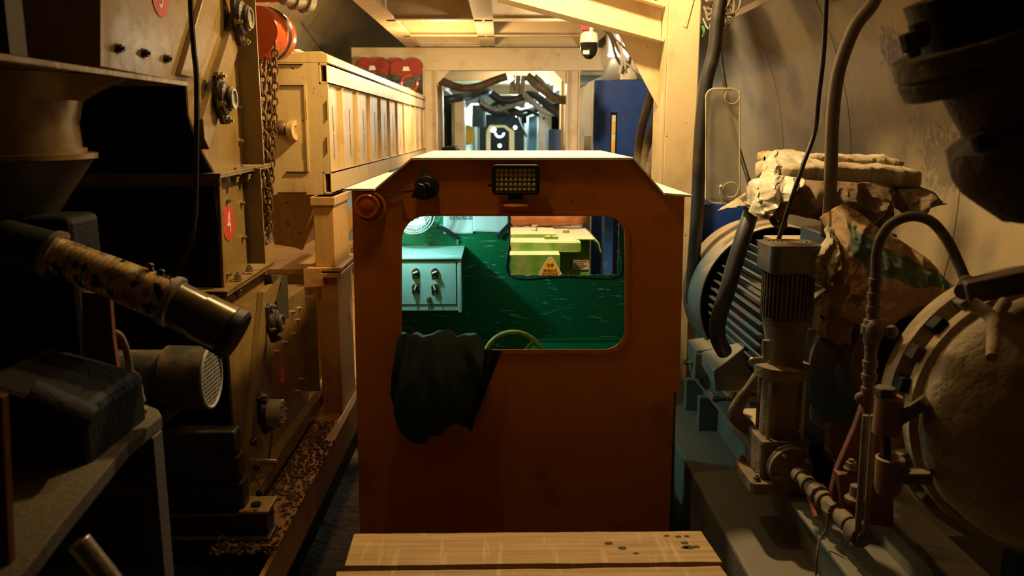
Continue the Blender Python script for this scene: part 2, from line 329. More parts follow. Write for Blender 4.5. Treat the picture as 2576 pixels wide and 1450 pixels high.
def bolt(pos, d, r, parent, m=None, name='bolt'):
    m = m or BOLT; key = (round(r, 4), m.name)
    if key not in _bolt:
        b = MB(); b.hexbolt((0, 0, 0), (0, 0, 1), r); bmesh.ops.recalc_face_normals(b.bm, faces=b.bm.faces)
        me = bpy.data.meshes.new('bolt'); b.bm.to_mesh(me); b.bm.free(); me.materials.append(m); _bolt[key] = me
    o = bpy.data.objects.new(name, _bolt[key]); COL.objects.link(o); o.parent = parent
    off = parent.location if parent.type == 'EMPTY' else V((0, 0, 0))
    o.location = V(pos) - off; o.rotation_euler = V(d).to_track_quat('Z', 'Y').to_euler(); return o
def txt(s, size, pos, X, Yv, m, name, parent, depth=.0008, sx=1.):
    c = bpy.data.curves.new(name, 'FONT'); c.body = s; c.size = size; c.extrude = depth; c.align_x = 'CENTER'; c.align_y = 'CENTER'
    t = bpy.data.objects.new(name, c); COL.objects.link(t); dg = bpy.context.evaluated_depsgraph_get()
    me = bpy.data.meshes.new_from_object(t.evaluated_get(dg)); bpy.data.objects.remove(t)
    X = V(X).normalized(); Yv = V(Yv).normalized(); Z = X.cross(Yv)
    M = Matrix((X * sx, Yv, Z)).transposed().to_4x4(); M.translation = V(pos); me.transform(M)
    me.materials.clear(); me.materials.append(m); return link(name, me, parent)
def nz(p, s=1., seed=0.): return noise.noise(V(p) * s + V((seed, seed * 1.7, -seed)))
def rrect(x0, x1, y0, y1, r, n=7):
    rs = r if isinstance(r, (list, tuple)) else [r] * 4; out = []   # tl tr br bl (pixel y down)
    for (cx, cy, a, q) in ((x0 + rs[0], y0 + rs[0], 180, rs[0]), (x1 - rs[1], y0 + rs[1], 270, rs[1]), (x1 - rs[2], y1 - rs[2], 0, rs[2]), (x0 + rs[3], y1 - rs[3], 90, rs[3])):
        for i in range(n + 1): t = math.radians(a + 90 * i / n); out.append((cx + q * math.cos(t), cy + q * math.sin(t)))
    return out
def lerp_path(pts, t):
    """point at fraction t along a polyline of tuples"""
    ls = [math.dist(a[:2], b[:2]) for a, b in zip(pts, pts[1:])]; tot = sum(ls); d = t * tot
    for (a, b), l in zip(zip(pts, pts[1:]), ls):
        if d <= l + 1e-9: k = d / l if l else 0; return tuple(a[i] + (b[i] - a[i]) * k for i in range(len(a)))
        d -= l
    return pts[-1]
def ridge(p, s, seed=0): return (1 - min(1, abs(nz(p, s, seed)) * 3.2)) ** 2
def cloth(top, bot, nu=40, nv=24, bulge=.03, fold=.012, freq=5, rough=.012, nscale=9, seed=1., curve=0.):
    """sheet between two edges, both given as (px, py, Y) lines; folds run from top edge to bottom edge"""
    def fn(u, v):
        a = lerp_path(top, u); b = lerp_path(bot, u); q = tuple(a[i] + (b[i] - a[i]) * v for i in range(3))
        p = P(*q)
        d = bulge * math.sin(math.pi * v) + fold * math.sin(freq * math.pi * u + 1.7 * nz((u * 3, v * 2, 0), 1, seed)) * (.3 + v) + rough * nz(p, nscale, seed) + rough * .5 * nz(p, nscale * 2.6, seed + 3) + rough * .7 * ridge(p, nscale * 1.3, seed + 7) + rough * .35 * ridge(p, nscale * 3.1, seed + 8)
        return p + V((rough * nz(p, nscale, seed + 9), -d, curve * nz(p, 5, seed + 5)))
    m = MB(); m.grid(fn, nu, nv); return m
# ================================================================== the tunnel
def lining(name, sgn):
    R = 2.75; cz = 1.75; ys = []
    y = -1.4
    while y < 47:
        ys += [(y - .007, R), (y - .007, R + .03), (y + .007, R + .03), (y + .007, R), (y + .8, R)]; y += 1.6
    m = MB(); n = 56; rows = []
    for yy, r in ys:
        rows.append([m.bm.verts.new((sgn * r * math.sin(math.radians(131 * i / n)), yy, cz + r * math.cos(math.radians(131 * i / n)))) for i in range(n + 1)])
    for A, B in zip(rows, rows[1:]):
        for i in range(n): m.bm.faces.new((A[i], A[i + 1], B[i + 1], B[i]) if sgn > 0 else (A[i], B[i], B[i + 1], A[i + 1]))
    o = m.build(name, CONC, recalc=False, smooth=True); return struct(o)
lining('wall_right', 1); lining('wall_left', -1)
def seam(pts, nm):      # a longitudinal joint between two lining segments, slightly raised mortar line
    m = MB(); m.tube(pts, .006, 5); struct(m.build(nm, mat('dark_joint_mortar', (.10, .08, .055), .9)))
def onwall(th, y, s=1): t = math.radians(th); return V((s * 2.747 * math.sin(t), y, 1.75 + 2.747 * math.cos(t)))
k = 0
for th, y0, y1, s in ((62, 8.2, 9.8, -1), (48, 6.6, 8.2, -1), (55, 9.8, 11.4, -1)):
    if s: seam([onwall(th, y0, s), onwall(th + 2, (y0 + y1) / 2, s), onwall(th + 4, y1, s)], 'trim_%d' % k); k += 1
m = MB(); m.grid(lambda u, v: V((-2.2 + 4.4 * u, -1 + 47 * v, .02 + .05 * nz((u * 9, v * 70, 0), 1.2) + (.02 * nz((u * 40, v * 300, 0))))), 60, 240)
struct(m.build('floor', MUD, smooth=True))
for sx, nm in ((-.45, 'trim_20'), (.45, 'trim_21')):        # rails of the track
    m = MB(); m.box(sx - .035, sx + .035, -1, 40, .05, .16); struct(m.build(nm, STEEL))
# ================================================================== gantry steelwork
def ibeam_x(m, x0, x1, y, z0, z1, w=.16, t=.016):
    m.box(x0, x1, y - w / 2, y + w / 2, z0, z0 + t); m.box(x0, x1, y - w / 2, y + w / 2, z1 - t, z1); m.box(x0, x1, y - .006, y + .006, z0 + t, z1 - t)
def post(m, x, y, z0, z1, w=.14, d=.16, t=.014):
    m.box(x - w / 2, x - w / 2 + t, y - d / 2, y + d / 2, z0, z1); m.box(x + w / 2 - t, x + w / 2, y - d / 2, y + d / 2, z0, z1); m.box(x - w / 2 + t, x + w / 2 - t, y - .007, y + .007, z0, z1)
# overhead frame above the walkway
fr = thing('overhead_frame', 'cream steel grid of beams forming the ceiling above the walkway, nearest the locomotive', 'steel frame', (0, 5, 3.1))
for x, w in ((-1.03, .17), (-.16, .17), (.98, .17)):
    m = MB(); m.box(x - w / 2, x + w / 2, 4.75, 10.2, 3.10, 3.125); m.box(x - .007, x + .007, 4.75, 10.2, 3.125, 3.375); m.box(x - w / 2, x + w / 2, 4.75, 10.2, 3.375, 3.39)
    m.build('longitudinal_beam', CREAM, fr)
for y in (6.2, 7.75, 9.05, 10.12):
    for x0, x1 in ((-1.02, -.17), (-.15, .97)):
        m = MB(); m.box(x0, x1, y - .05, y + .05, 3.10, 3.112); m.box(x0, x1, y - .006, y + .006, 3.112, 3.37); m.build('cross_beam', CREAM, fr)
m = MB(); m.box(-1.1, 1.06, 4.75, 13.0, 3.392, 3.402); m.build('deck_plate', CREAM, fr)
def portal(y, label, w=.93, z0=2.84, z1=3.10, ext=(-1.78, 1.27), m_=CREAM, lo=.3, group=None, posts=True):
    t = thing('portal_frame', label, 'steel portal', (0, y, lo), group)
    m = MB(); m.box(ext[0], ext[1], y - .08, y + .08, z0, z0 + .016); m.box(ext[0], ext[1], y - .08, y + .08, z1 - .016, z1); m.box(ext[0], ext[1], y - .07, y - .055, z0 + .016, z1 - .016); m.build('crossbeam', m_, t)
    for s in (-1, 1):
        m = MB(); post(m, s * w, y, lo, z0, .16, .16); m.build('post', m_, t)
        m = MB(); m.prism([(s * (w - .08), y, z0 - .16), (s * (w - .08), y, z0), (s * (w - .24), y, z0)], (0, .012, 0)); m.build('knee_plate', m_, t)
    return t
portal(10.35, 'cream portal frame behind the overhead grid, with the red trolleys on its beam', w=.86)
for i, (y, w) in enumerate(((13.2, .98), (16.8, .9), (20, .95), (23.4, .9), (27, .95), (31, .9))):
    portal(y, 'pale steel portal frame deep in the tunnel, small and bluish under cool lamps', w, 2.88 - .07 * min(i, 3), 3.04 - .05 * min(i, 3), (-1.3, 1.3), GREYC if i > 1 else CREAM, group='far portal frames')
# side girders and deck far down the tunnel
for s in (-1, 1):
    t = thing('side_girder', 'pale longitudinal girder along the %s side of the far gantry' % ('left' if s < 0 else 'right'), 'girder', (s * 1.2, 11, 2.6))
    m = MB(); m.box(s * 1.0, s * 1.22, 10.5, 34, 2.84, 3.06); m.build('girder_web', GREYC, t)
    m = MB(); m.box(s * .96, s * 1.30, 10.5, 34, 2.80, 2.84); m.build('girder_flange', GREYC, t)
t = MB(); t.box(-1.3, 1.3, 11.2, 34, 3.08, 3.12); tag(t.build('deck', CREAM), 'cream upper deck plating over the far gantry', 'deck')
for i, (x, y) in enumerate(((-.5, 18), (.62, 21.5), (-.6, 25))):
    m = MB(); m.box(x - .12, x + .12, y, y + .5, 2.2 + .1 * (i % 2), 2.65); tag(m.build('junction_box', SHADE_BLACK), 'dark junction box hung under the far deck', 'box', 'junction boxes under the far deck')
# right column with diagonal brace
A = P(1672, 300, 4.75); B = P(1753, 300, 4.75)
t = thing('gantry_column', 'broad cream steel column right of the orange cab, rust-speckled, with a gusset', 'column', (1.0, 4.9, .67))
m = MB(); x0, x1 = A.x, B.x; Yc = 4.75
m.box(x0, x1, Yc, Yc + .30, .67, 3.6); m.build('column_box', CREAM, t, bevel=.008)
m = MB(); m.box(x0 - .012, x0, Yc + .0, Yc + .30, .9, 3.6); m.build('column_flange', CREAM, t)
g = [(1556, 84), (1658, 275), (1674, 277), (1676, 103)]
m = MB(); m.prism([P(a, b, 4.90) for a, b in g], (0, .014, 0)); m.build('gusset', CREAM, t)
m = MB(); m.prism([P(a, b, 4.745) for a, b in ((1718, 66), (1727, 70), (1756, -40), (1744, -40))], (0, .012, 0)); m.build('stiffener', CREAM, t)
t = thing('diagonal_brace', 'cream diagonal brace beam running from the right column up across the ceiling', 'beam', P(1670, 100, 4.8))
lo = [(1671, 97), (1250, -16)]; up = [(1671, 16), (1250, -110)]
m = MB(); a, b = P(*lo[0], 4.76), P(*lo[1], 4.76); m.prism([a, b, b + V((0, 0, -.016)), a + V((0, 0, -.016))], (0, .20, 0)); m.build('lower_flange', CREAM, t)
m = MB(); c, d = P(*up[0], 4.76), P(*up[1], 4.76); m.prism([c, d, d + V((0, 0, .016)), c + V((0, 0, .016))], (0, .20, 0)); m.build('upper_flange', CREAM, t)
m = MB(); m.prism([a + V((0, .09, 0)), b + V((0, .09, 0)), d + V((0, .09, 0)), c + V((0, .09, 0))], (0, .014, 0)); m.build('web', CREAM, t)
# ================================================================== muck girder / hopper on the left
Yg = 4.55
def gx(px, py=300): return P(px, py, Yg).x
def gz(py, px=760): return P(px, py, Yg).z
XR = gx(828); zt, zb = gz(136), gz(490); XL = gx(640)
t = thing('hopper_box', 'long rusty yellow box hopper with vertical ribs, on the left above the stand', 'hopper', (XR - .3, Yg, zb))
z1, z2 = gz(212), gz(432)
m = MB(); m.box(XL, XR - .02, Yg + .02, 10.3, z2, z1); m.build('hopper_body', CREAMR, t)
for za, zc_, nm in ((z1, gz(158), 'top_rail'), (zb, z2, 'bottom_rail')):
    m = MB(); xi = gx(806); tt = .008
    m.box(xi, xi + .012, Yg, 10.3, za, zc_); m.box(XR - tt, XR, Yg, 10.3, za, zc_); m.box(xi, XR, Yg, 10.3, zc_ - .014, zc_); m.box(xi, XR, Yg, 10.3, za, za + .014); m.build(nm, CREAMR, t, bevel=.003)
m = MB(); m.prism([(XL, Yg, gz(158)), (XR + .005, Yg, gz(158)), (XR + .005, Yg, zt), (XR - .03, Yg, zt + .015), (XL, Yg, zt)], (0, 5.75, 0)); m.build('rim', CREAMR, t, bevel=.004)
m = MB(); m.box(XL, xi, Yg, Yg + .02, zb, z2); m.box(XL, xi, Yg, Yg + .02, z1, gz(158)); m.box(XL, XR, Yg, Yg + .02, z2, z1); m.build('end_plate', CREAMR, t)
m = MB(); m.box(gx(770) - .004, gx(770) + .006, Yg - .008, Yg, z2, z1); m.build('weld_strip', CREAMR, t)
for px0, py0, px1, py1 in ((700, 161, 762, 163), (705, 214, 765, 216), (770, 252, 772, 302), (822, 252, 824, 302), (770, 350, 772, 390), (822, 345, 824, 385), (720, 432, 772, 434), (700, 484, 772, 486)):
    m = MB(); a, b = P(px0, py0, Yg), P(px1, py1, Yg); m.box(a.x, b.x, Yg - .0095, Yg + .001, b.z, a.z); m.build('slot', SHADE_BLACK, t)
for i in range(11):
    y = Yg + .20 + i * .52
    for z0_, z1_ in ((z2 + .06, z2 + .20), (z1 - .25, z1 - .11)):
        m = MB(); m.box(XR - .0205, XR - .0185, y, y + .007, z0_, z1_); m.build('side_slot', SHADE_BLACK, t)
for i in range(11):      # ribs along the lit side
    y = Yg + .42 + i * .52
    m = MB(); m.prism([(XR - .03, y, z2), (XR + .0, y, z2), (XR - .004, y, z2 + .05), (XR - .004, y, z1 - .02), (XR, y, z1), (XR - .03, y, z1)], (0, .03, 0)); m.build('rib', CREAMR, t)
m = MB(); a = P(730, 328, Yg); m.lathe(a + V((0, .0, 0)), (1, -.25, 0), [(-.05, .0), (-.05, .022), (.0, .022), (.0, .05), (.035, .052), (.035, .026), (.02, .026), (.02, 0)], 20); m.build('drain_flange', CREAMR, t, smooth=True)
m = MB(); a = P(706, 322, Yg - .01); m.ball(a, .05, (1, .7, .8)); m.build('rusty_coupling', RUST, t, smooth=True)
m = MB()
for i in range(24):
    a = P(700 + random.uniform(-8, 52), 132, Yg + .1); m.ball(a + V((0, random.uniform(-.05, .3), .005 * random.random())), random.uniform(.012, .03), (1.4, 1, .6), 8)
tag(m.build('spilled_rubble', ROOFP, smooth=True), 'pale rubble lying on the near top corner of the yellow hopper', 'rubble', kind='stuff')
m = MB()
for i in range(260):
    y = random.uniform(5.6, 10.2); m.ball((XR - random.uniform(.03, .22), y, zt + .008), random.uniform(.012, .035), (1.4, 1.6, .6), 6)
tag(m.build('muck_crumbs', MUD, smooth=True), 'brown muck crumbs along the top edge of the yellow hopper', 'muck', kind='stuff')
# funnel under the hopper
t = thing('funnel', 'cream sheet-metal funnel below the yellow hopper, mostly in shadow', 'funnel', P(730, 600, 4.9))
m = MB(); f = [(668, 490), (800, 490), (752, 625), (690, 615)]; pf = [P(a, b, 4.90) for a, b in f]; bk = [p + V((0, .9, 0)) for p in pf]; bk[2] += V((0, -.45, 0)); bk[3] += V((0, -.45, 0))
m.hexa([pf[3], pf[2], bk[2], bk[3], pf[0], pf[1], bk[1], bk[0]]); m.build('cone', RSTAIN, t)
m = MB(); m.prism([P(a, b, 4.87) for a, b in ((812, 492), (820, 492), (760, 630), (745, 625))], (0, .03, 0)); m.build('diagonal_stay', RSTAIN, t)
m = MB(); a, b = P(672, 625, 4.9), P(800, 690, 4.9); m.box(a.x - .3, b.x, 4.9, 6.2, b.z, b.z + .03); m.build('belt_cover', RSTAIN, t)
m = MB(); m.box(a.x - .3, b.x, 5.0, 6.0, b.z - .6, b.z); m.build('belt_box', RSTAIN, t)
# stand carrying the hopper
Ys = 4.42; xa, xb = P(791, 600, Ys).x, P(841, 600, Ys).x
t = thing('hopper_stand', 'orange-lit cream box column under the yellow hopper, bolted to the left floor beam', 'support column', (xb - .06, Ys, .6))
ztop, zmid, zbase = P(800, 497, Ys).z, P(800, 672, Ys).z, P(800, 1045, Ys).z
ztop = zb - .002
m = MB(); m.box(xa, xb, Ys, Ys + .42, zmid, ztop); m.build('upper_post', RSTAIN, t, bevel=.004)
m = MB(); m.box(xa - .012, xb + .012, Ys - .012, Ys + .46, ztop - .045, ztop); m.build('head_plate', RSTAIN, t, bevel=.003)
m = MB(); m.box(xa + .005, xb + .006, Ys, Ys + .42, zbase, zmid - .05); m.build('lower_post', RSTAIN, t, bevel=.004)
m = MB(); m.box(-1.04, xb + .035, Ys - .03, Ys + .5, zmid - .02, zmid); m.build('joint_plate', RSTAIN, t, bevel=.003)
m = MB(); m.box(-1.04, xb + .035, Ys - .03, Ys + .5, zmid - .055, zmid - .03); m.build('joint_plate', RSTAIN, t, bevel=.003)
m = MB(); m.prism([P(a, b, Ys - .05) for a, b in ((763, 678), (806, 676), (814, 720), (766, 724))], (0, .008, 0)); m.build('tab_plate', RSTAIN, t)
m = MB(); m.prism([P(a, b, Ys - .02) for a, b in ((812, 1048), (822, 1045), (826, 945), (818, 945))], (0, .02, 0)); m.build('foot_gusset', RSTAIN, t)
m = MB(); m.box(-.985, xb + .012, Ys - .16, Ys + .9, .602, zbase); m.build('foot_block', RSTAIN, t, bevel=.004)
m = MB(); m.box(xb + .0, xb + .02, Ys + .55, Ys + .62, zbase, zbase + .18); m.build('lug', RSTAIN, t)
m = MB(); m.prism([P(893, y_, 5.6) + V((0, 0, 0)) for y_ in (500, 560)] + [P(850, 640, 5.6), P(850, 590, 5.6)], (0, .03, 0)); m.build('side_stay', RSTAIN, t)
# left floor beam
t = thing('floor_beam', 'long cream floor beam running away beside the walkway on the left', 'beam', (-.9, 3, .43))
m = MB(); m.box(-1.07, -.85, 2.93, 9, .582, .60); m.box(-1.75, -1.07, 3.12, 9, .582, .60); m.build('top_plate', RSTAIN, t)
m = MB(); m.box(-.87, -.852, 1.9, 9, .42, .582); m.build('side_web', RSTAIN, t)
m = MB(); m.box(-1.2, -.87, 1.9, 9, .40, .42); m.build('bottom_flange', RSTAIN, t)
m = MB(); m.box(-1.6, -.98, 1.9, 9, .05, .40); m.build('lower_web', SHADE_BLACK, t)
m = MB()
rg = random.Random(3)
for i in range(1500):
    y = 2.85 + 1.45 * rg.random() ** .9; k = rg.random(); x = -1.08 + .23 * k ** 1.5 * (1.0 if y < 4 else .8); z = .602 + .035 * (1 - k) ** 2 * rg.random()
    r = rg.uniform(.003, .010); s = bmesh.ops.create_icosphere(m.bm, subdivisions=1, radius=r)
    q = Quaternion((rg.random(), rg.random(), rg.random()), rg.random() * 6)
    for v in s['verts']: v.co = q @ V((v.co.x * rg.uniform(.6, 1.5), v.co.y * 1.2, v.co.z * .7)) + V((x, y, z))
tag(m.build('loose_gravel', GRAV), 'loose brown gravel scattered on the left floor beam beside the numbered casing', 'gravel', kind='stuff')
# red push trolleys and hanging block under the portal beam
for (cx, cy, lab, Yt) in ((1022, 172, 'red beam trolley, right one of the two beside the hopper end', 10.1), (937, 170, 'dim red beam trolley, left one of the two, partly behind the hopper', 10.1)):
    c = P(cx, cy, Yt); t = thing('beam_trolley', lab, 'trolley', c, 'red trolleys on the portal beam')
    m = MB()
    k = Yt / 2100
    m.plate([(-36 * k, -18 * k)] + [(-20 * k + 21 * k * math.cos(math.radians(a)), 4 * k + 21 * k * math.sin(math.radians(a))) for a in range(180, 40, -15)] + [(20 * k + 21 * k * math.cos(math.radians(a)), 4 * k + 21 * k * math.sin(math.radians(a))) for a in range(140, -10, -15)] + [(36 * k, -18 * k)], [], lambda u, v: c + V((u, 0, v)), (0, .03, 0)); m.build('side_plate', mat('dull_red', (.30, .03, .012), .7), t)
    for s in (-1, 1):
        m = MB(); m.cyl(c + V((s * 22 * k, -.015, 3 * k)), c + V((s * 22 * k, .06, 3 * k)), 15 * k); m.build('wheel', MATS['dull_red'], t, smooth=True)
        m = MB(); m.cyl(c + V((s * 25 * k, -.04, -22 * k)), c + V((s * 25 * k, .06, -22 * k)), 8 * k); m.build('roller', DSTEEL, t, smooth=True)
    m = MB(); m.box(c.x - 9 * k, c.x + 9 * k, c.y - .004, c.y, c.z - 6 * k, c.z + 4 * k); m.build('maker_plate', WHITEP, t)
c = P(1030, 210, 10.1); t = thing('hoist_block', 'small red hoist block hanging below the right red trolley', 'hoist', c)
m = MB(); m.torus(c, (0, 1, 0), .09, .022, 24, 8); m.build('block_rim', RED, t, smooth=True)
m = MB(); m.cyl(c + V((0, -.03, 0)), c + V((0, .03, 0)), .07); m.build('block_hub', DSTEEL, t, smooth=True)
# ================================================================== locomotive with orange cab
YF = 3.40; TH = .012
loco = thing('locomotive', 'orange battery locomotive cab in the middle, with a green engine hood behind its rear window', 'locomotive', (.06, 3.4, .2))
out = [(885, 476), (944, 474), (1037, 398), (1590, 397), (1666, 485), (1722, 489), (1709, 984), (1694, 986), (1679, 1460), (908, 1460)]
hole = rrect(1010, 1573, 543, 881, [62, 48, 52, 30], 9)
m = MB(); m.plate(out, [hole], lambda a, b: P(a, b, YF), (0, TH, 0)); m.build('front_panel', ORANGE, loco)
m = MB(); fr_ = [P(a, b, YF - .004) for a, b in rrect(1001, 1582, 536, 889, [68, 54, 56, 36], 9)]
m.plate(rrect(1001, 1582, 535, 890, [70, 56, 58, 36], 9), [rrect(1011, 1572, 544, 880, [62, 48, 52, 30], 9)], lambda a, b: P(a, b, YF - .006), (0, .006, 0)); m.build('window_rim', ORANGE, loco)
m = MB()     # green inner lining of the front wall
m.plate([(893, 482), (947, 480), (1039, 404), (1588, 404), (1663, 491), (1714, 495), (1690, 1400), (912, 1400)], [rrect(1008, 1575, 541, 883, [62, 48, 52, 30], 9)], lambda a, b: P(a, b, YF + TH + .003), (0, .004, 0)); m.build('inner_lining', GREEN, loco)
def F(a, b): return P(a, b, YF)
pk = [F(868, 474), F(944, 474), F(1036, 397), F(1591, 396), F(1668, 484), F(1738, 490)]
zt_ = (pk[2].z + pk[3].z) / 2; zl = pk[0].z; YB = 4.52
def slab(p, q, nm, dy0=-.02, dy1=.0, m_=ROOFP):
    mm = MB(); p, q = V(p), V(q); t_ = V((0, 0, -.008)); o0, o1 = V((0, dy0, 0)), V((0, YB - YF + dy1, 0))
    mm.hexa([p + o0 + t_, q + o0 + t_, q + o1 + t_, p + o1 + t_, p + o0, q + o0, q + o1, p + o1]); return mm.build(nm, m_, loco)
slab((pk[2].x, YF, zt_), (pk[3].x, YF, zt_), 'roof')
slab(pk[1], pk[2], 'roof_slope'); slab(pk[3], pk[4], 'roof_slope')
slab(pk[0], pk[1], 'eave', -.03, .14); slab(pk[4], pk[5], 'eave', -.03, .14)
xl, xr = F(887, 480).x + .003, F(1722, 489).x - .006
m = MB(); m.box(xl, xl + TH, YF + TH, YB, .45, zl - .008); m.build('side_wall', ORANGE, loco)
m = MB(); m.plate([(YF + TH, .45), (YB, .45), (YB, pk[5].z - .014), (YF + TH, pk[5].z - .014)], [rrect(3.62, 4.46, .52, 1.86, .06, 4)], lambda a, b: V((xr - TH, a, b)), (TH, 0, 0)); m.build('side_wall', ORANGE, loco)
m = MB(); m.box(xl, xr, YF + TH, YB, .45, .47); m.build('cab_floor', SHADE_BLACK, loco)
def Bk(a, b): return P(a, b, YB)
ro = [Bk(1286, 500), Bk(1556, 692)]
m = MB(); rng = random.Random(5)
hx0, hx1, hz0, hz1 = Bk(1284, 600).x, Bk(1556, 600).x, Bk(1400, 693).z, Bk(1400, 470).z
def jag(x0, z0, x1, z1, n, s): return [(x0 + (x1 - x0) * i / n + (s * rng.uniform(-1, 1) if z0 != z1 else 0), z0 + (z1 - z0) * i / n + (s * rng.uniform(-1, 1) if x0 != x1 else 0)) for i in range(n)]
hl = jag(hx0, hz0, hx1, hz0, 40, .004) + jag(hx1, hz0, hx1, hz1, 30, .004) + jag(hx1, hz1, hx0, hz1, 6, 0) + jag(hx0, hz1, hx0, hz0, 30, .005)
m.plate([(xl, .45), (xr, .45), (xr, zl), (pk[4].x, zl), (pk[3].x, zt_ - .01), (pk[2].x, zt_ - .01), (pk[1].x, zl), (xl, zl)], [hl], lambda a, b: V((a, YB, b)), (0, .012, 0)); m.build('rear_wall', REARG, loco)
m = MB(); e = [V((a, YB - .004, b)) for a, b in hl[:72]]; m.tube([V((hx1 + .004, YB - .004, hz1)), V((hx1 + .004, YB - .004, hz0 + .2)), V((hx1 + .003, YB - .004, hz0)), V(((hx0 + hx1) / 2, YB - .004, hz0 - .004)), V((hx0, YB - .004, hz0 - .002)), V((hx0 - .004, YB - .004, hz0 + .2)), V((hx0 - .004, YB - .004, hz1))], .005, 8); m.build('window_seal', BLACK, loco, smooth=True)
m = MB(); za = Bk(1500, 850).z; m.box(Bk(1330, 850).x, xr - TH, YB - .05, YB, za - .015, za); m.build('ledge', GREEN, loco)
m = MB(); m.box(Bk(1330, 850).x, xr - TH, YB - .20, YB, za - .40, za - .015); m.build('desk_box', GREEN, loco)
# hand wheel
c = P(1292, 911, 3.95); r = 76 / FPX * 4.05
m = MB(); m.torus(c, (0, -1, .35), r, .0125, 56, 10)
wh = m.build('handwheel', YEL, loco, smooth=True)
m = MB(); ax = V((0, -1, .35)).normalized(); e1 = V((1, 0, 0)); e2 = ax.cross(e1)
for a in (75, 195, 315):
    t_ = math.radians(a); d = e1 * math.cos(t_) - e2 * math.sin(t_) * -1
    mm = MB(); mm.cyl(c - ax * .01, c + (e1 * math.cos(t_) - e2 * math.sin(t_)) * r, .011, .009, 10); mm.build('spoke', YEL, wh, smooth=True)
mm = MB(); mm.cyl(c - ax * .05, c + ax * .02, .03, .03, 20); mm.build('hub', YEL, wh, smooth=True)
mm = MB(); mm.cyl(c - ax * .35, c - ax * .02, .014, .014, 12); mm.build('wheel_shaft', DSTEEL, wh, smooth=True)
# hood seen through the rear window
x0h = -.52
def HX(px, py, Y): return P(px, py, Y).x
zL = P(1380, 606, 5.0).z; xR1 = HX(1462, 620, 5.0)
m = MB(); m.prism([V((x0h, 5.0, zL - .074)), V((xR1 - .012, 5.0, zL - .074)), V((xR1, 5.0, zL - .062)), V((xR1, 5.0, zL - .01)), V((xR1 - .05, 5.02, zL)), V((x0h, 5.02, zL))], (0, .10, 0)); m.build('hood_lip', HOODG, loco, bevel=.006)
m = MB(); m.box(x0h, xR1 - .04, 5.08, 5.75, zL - .03, zL - .001); m.build('hood_cover', HOODG, loco)
m = MB(); m.box(x0h, HX(1400, 600, 5.15), 5.15, 5.5, zL, zL + .022); m.build('hatch_lid', HOODG, loco, bevel=.003)
m = MB(); xw = HX(1492, 600, 5.2); m.prism([V((xR1 - .12, 5.12, zL - .006)), V((xw, 5.12, zL - .006)), V((xw + .03, 5.12, zL - .03)), V((xw + .045, 5.12, zL - .09)), V((xw + .037, 5.12, zL - .09)), V((xw + .022, 5.12, zL - .036)), V((xw - .004, 5.12, zL - .012)), V((xR1 - .12, 5.12, zL - .012))], (0, .6, 0)); m.build('hood_wing', HOODG, loco)
zf = P(1340, 641, 4.85).z; xf = HX(1409, 660, 4.85)
m = MB(); m.box(x0h, xf, 4.85, 5.0, .6, zf); m.build('front_tank', HOODG, loco, bevel=.004)
m = MB(); m.box(x0h, HX(1483, 660, 5.2), 5.2, 6.6, .6, zL - .012); m.build('engine_box', HOODG, loco)
m = MB(); a = P(1350, 588, 5.3); m.box(a.x - .006, a.x + .006, 5.3, 5.325, a.z - .0, a.z + .05); m.box(a.x - .03, a.x + .006, 5.3, 5.325, a.z + .045, a.z + .052); m.build('hasp', HOODG, loco)
for px in (1378, 1396, 1424):
    a = P(px, 600 if px < 1420 else 588, 5.08 if px < 1420 else 5.4); m = MB(); m.lathe((a.x, a.y, zL), (0, 0, 1), [(0, .022), (.018, .020), (.022, 0)], 16); m.build('cap', HOODG, loco, smooth=True)
tri = [P(a, b, 4.845) for a, b in ((1384, 649), (1363, 690), (1363, 700), (1408, 700), (1408, 690))]
def tri_pts(c, h, r, Y):
    pts = []
    for k_, (dx, dz) in enumerate(((0, h * .62), (-h * .58, -h * .38), (h * .58, -h * .38))):
        a0 = 60 + 120 * k_ - 30 - 0
        for i in range(5): t_ = math.radians(30 + 120 * k_ + 120 * i / 4); pts.append(V((c.x + dx * .86 + r * math.cos(t_), Y, c.z + dz * .86 + r * math.sin(t_))))
    return pts
ct = P(1384, 688, 4.845); hh = 82 / FPX * 4.9 * .78
m = MB(); m.prism(tri_pts(ct, hh, hh * .12, 4.847), (0, .002, 0)); st = m.build('warning_sticker', WHITEP, loco)
m = MB(); m.prism(tri_pts(ct, hh * .97, hh * .085, 4.8455), (0, .001, 0)); m.build('sticker_border', INK, st)
m = MB(); m.prism(tri_pts(ct, hh * .93, hh * .075, 4.844), (0, .001, 0)); m.build('sticker_face', TILE, st)
for s_, pz, sz in (('注意', 667, .022), ('维修必须', 680, .020), ('先切断电源', 689, .019)):
    a = P(1384, pz, 4.842); txt(s_, sz, (ct.x, 4.842, a.z), (1, 0, 0), (0, 0, 1), INK, 'sticker_text', st)
a, b = P(1440, 654, 5.19), P(1481, 679, 5.19); m = MB(); m.box(a.x, b.x, 5.192, 5.198, b.z, a.z); pl = m.build('data_plate', mat('aged_plate', (.50, .42, .22), .5, dirt=(.3, .22, .1), amt=.4, scale=25), loco)
m = MB()
for i in range(4): zz = a.z - .012 - i * .013; m.box(a.x + .012, b.x - .012 - .02 * (i % 2), 5.190, 5.1915, zz - .0015, zz + .0015)
m.build('plate_lines', INKD, pl)
m = MB(); m.box(-.50, .60, 3.6, 6.6, .25, .45); m.build('chassis', SHADE_BLACK, loco)
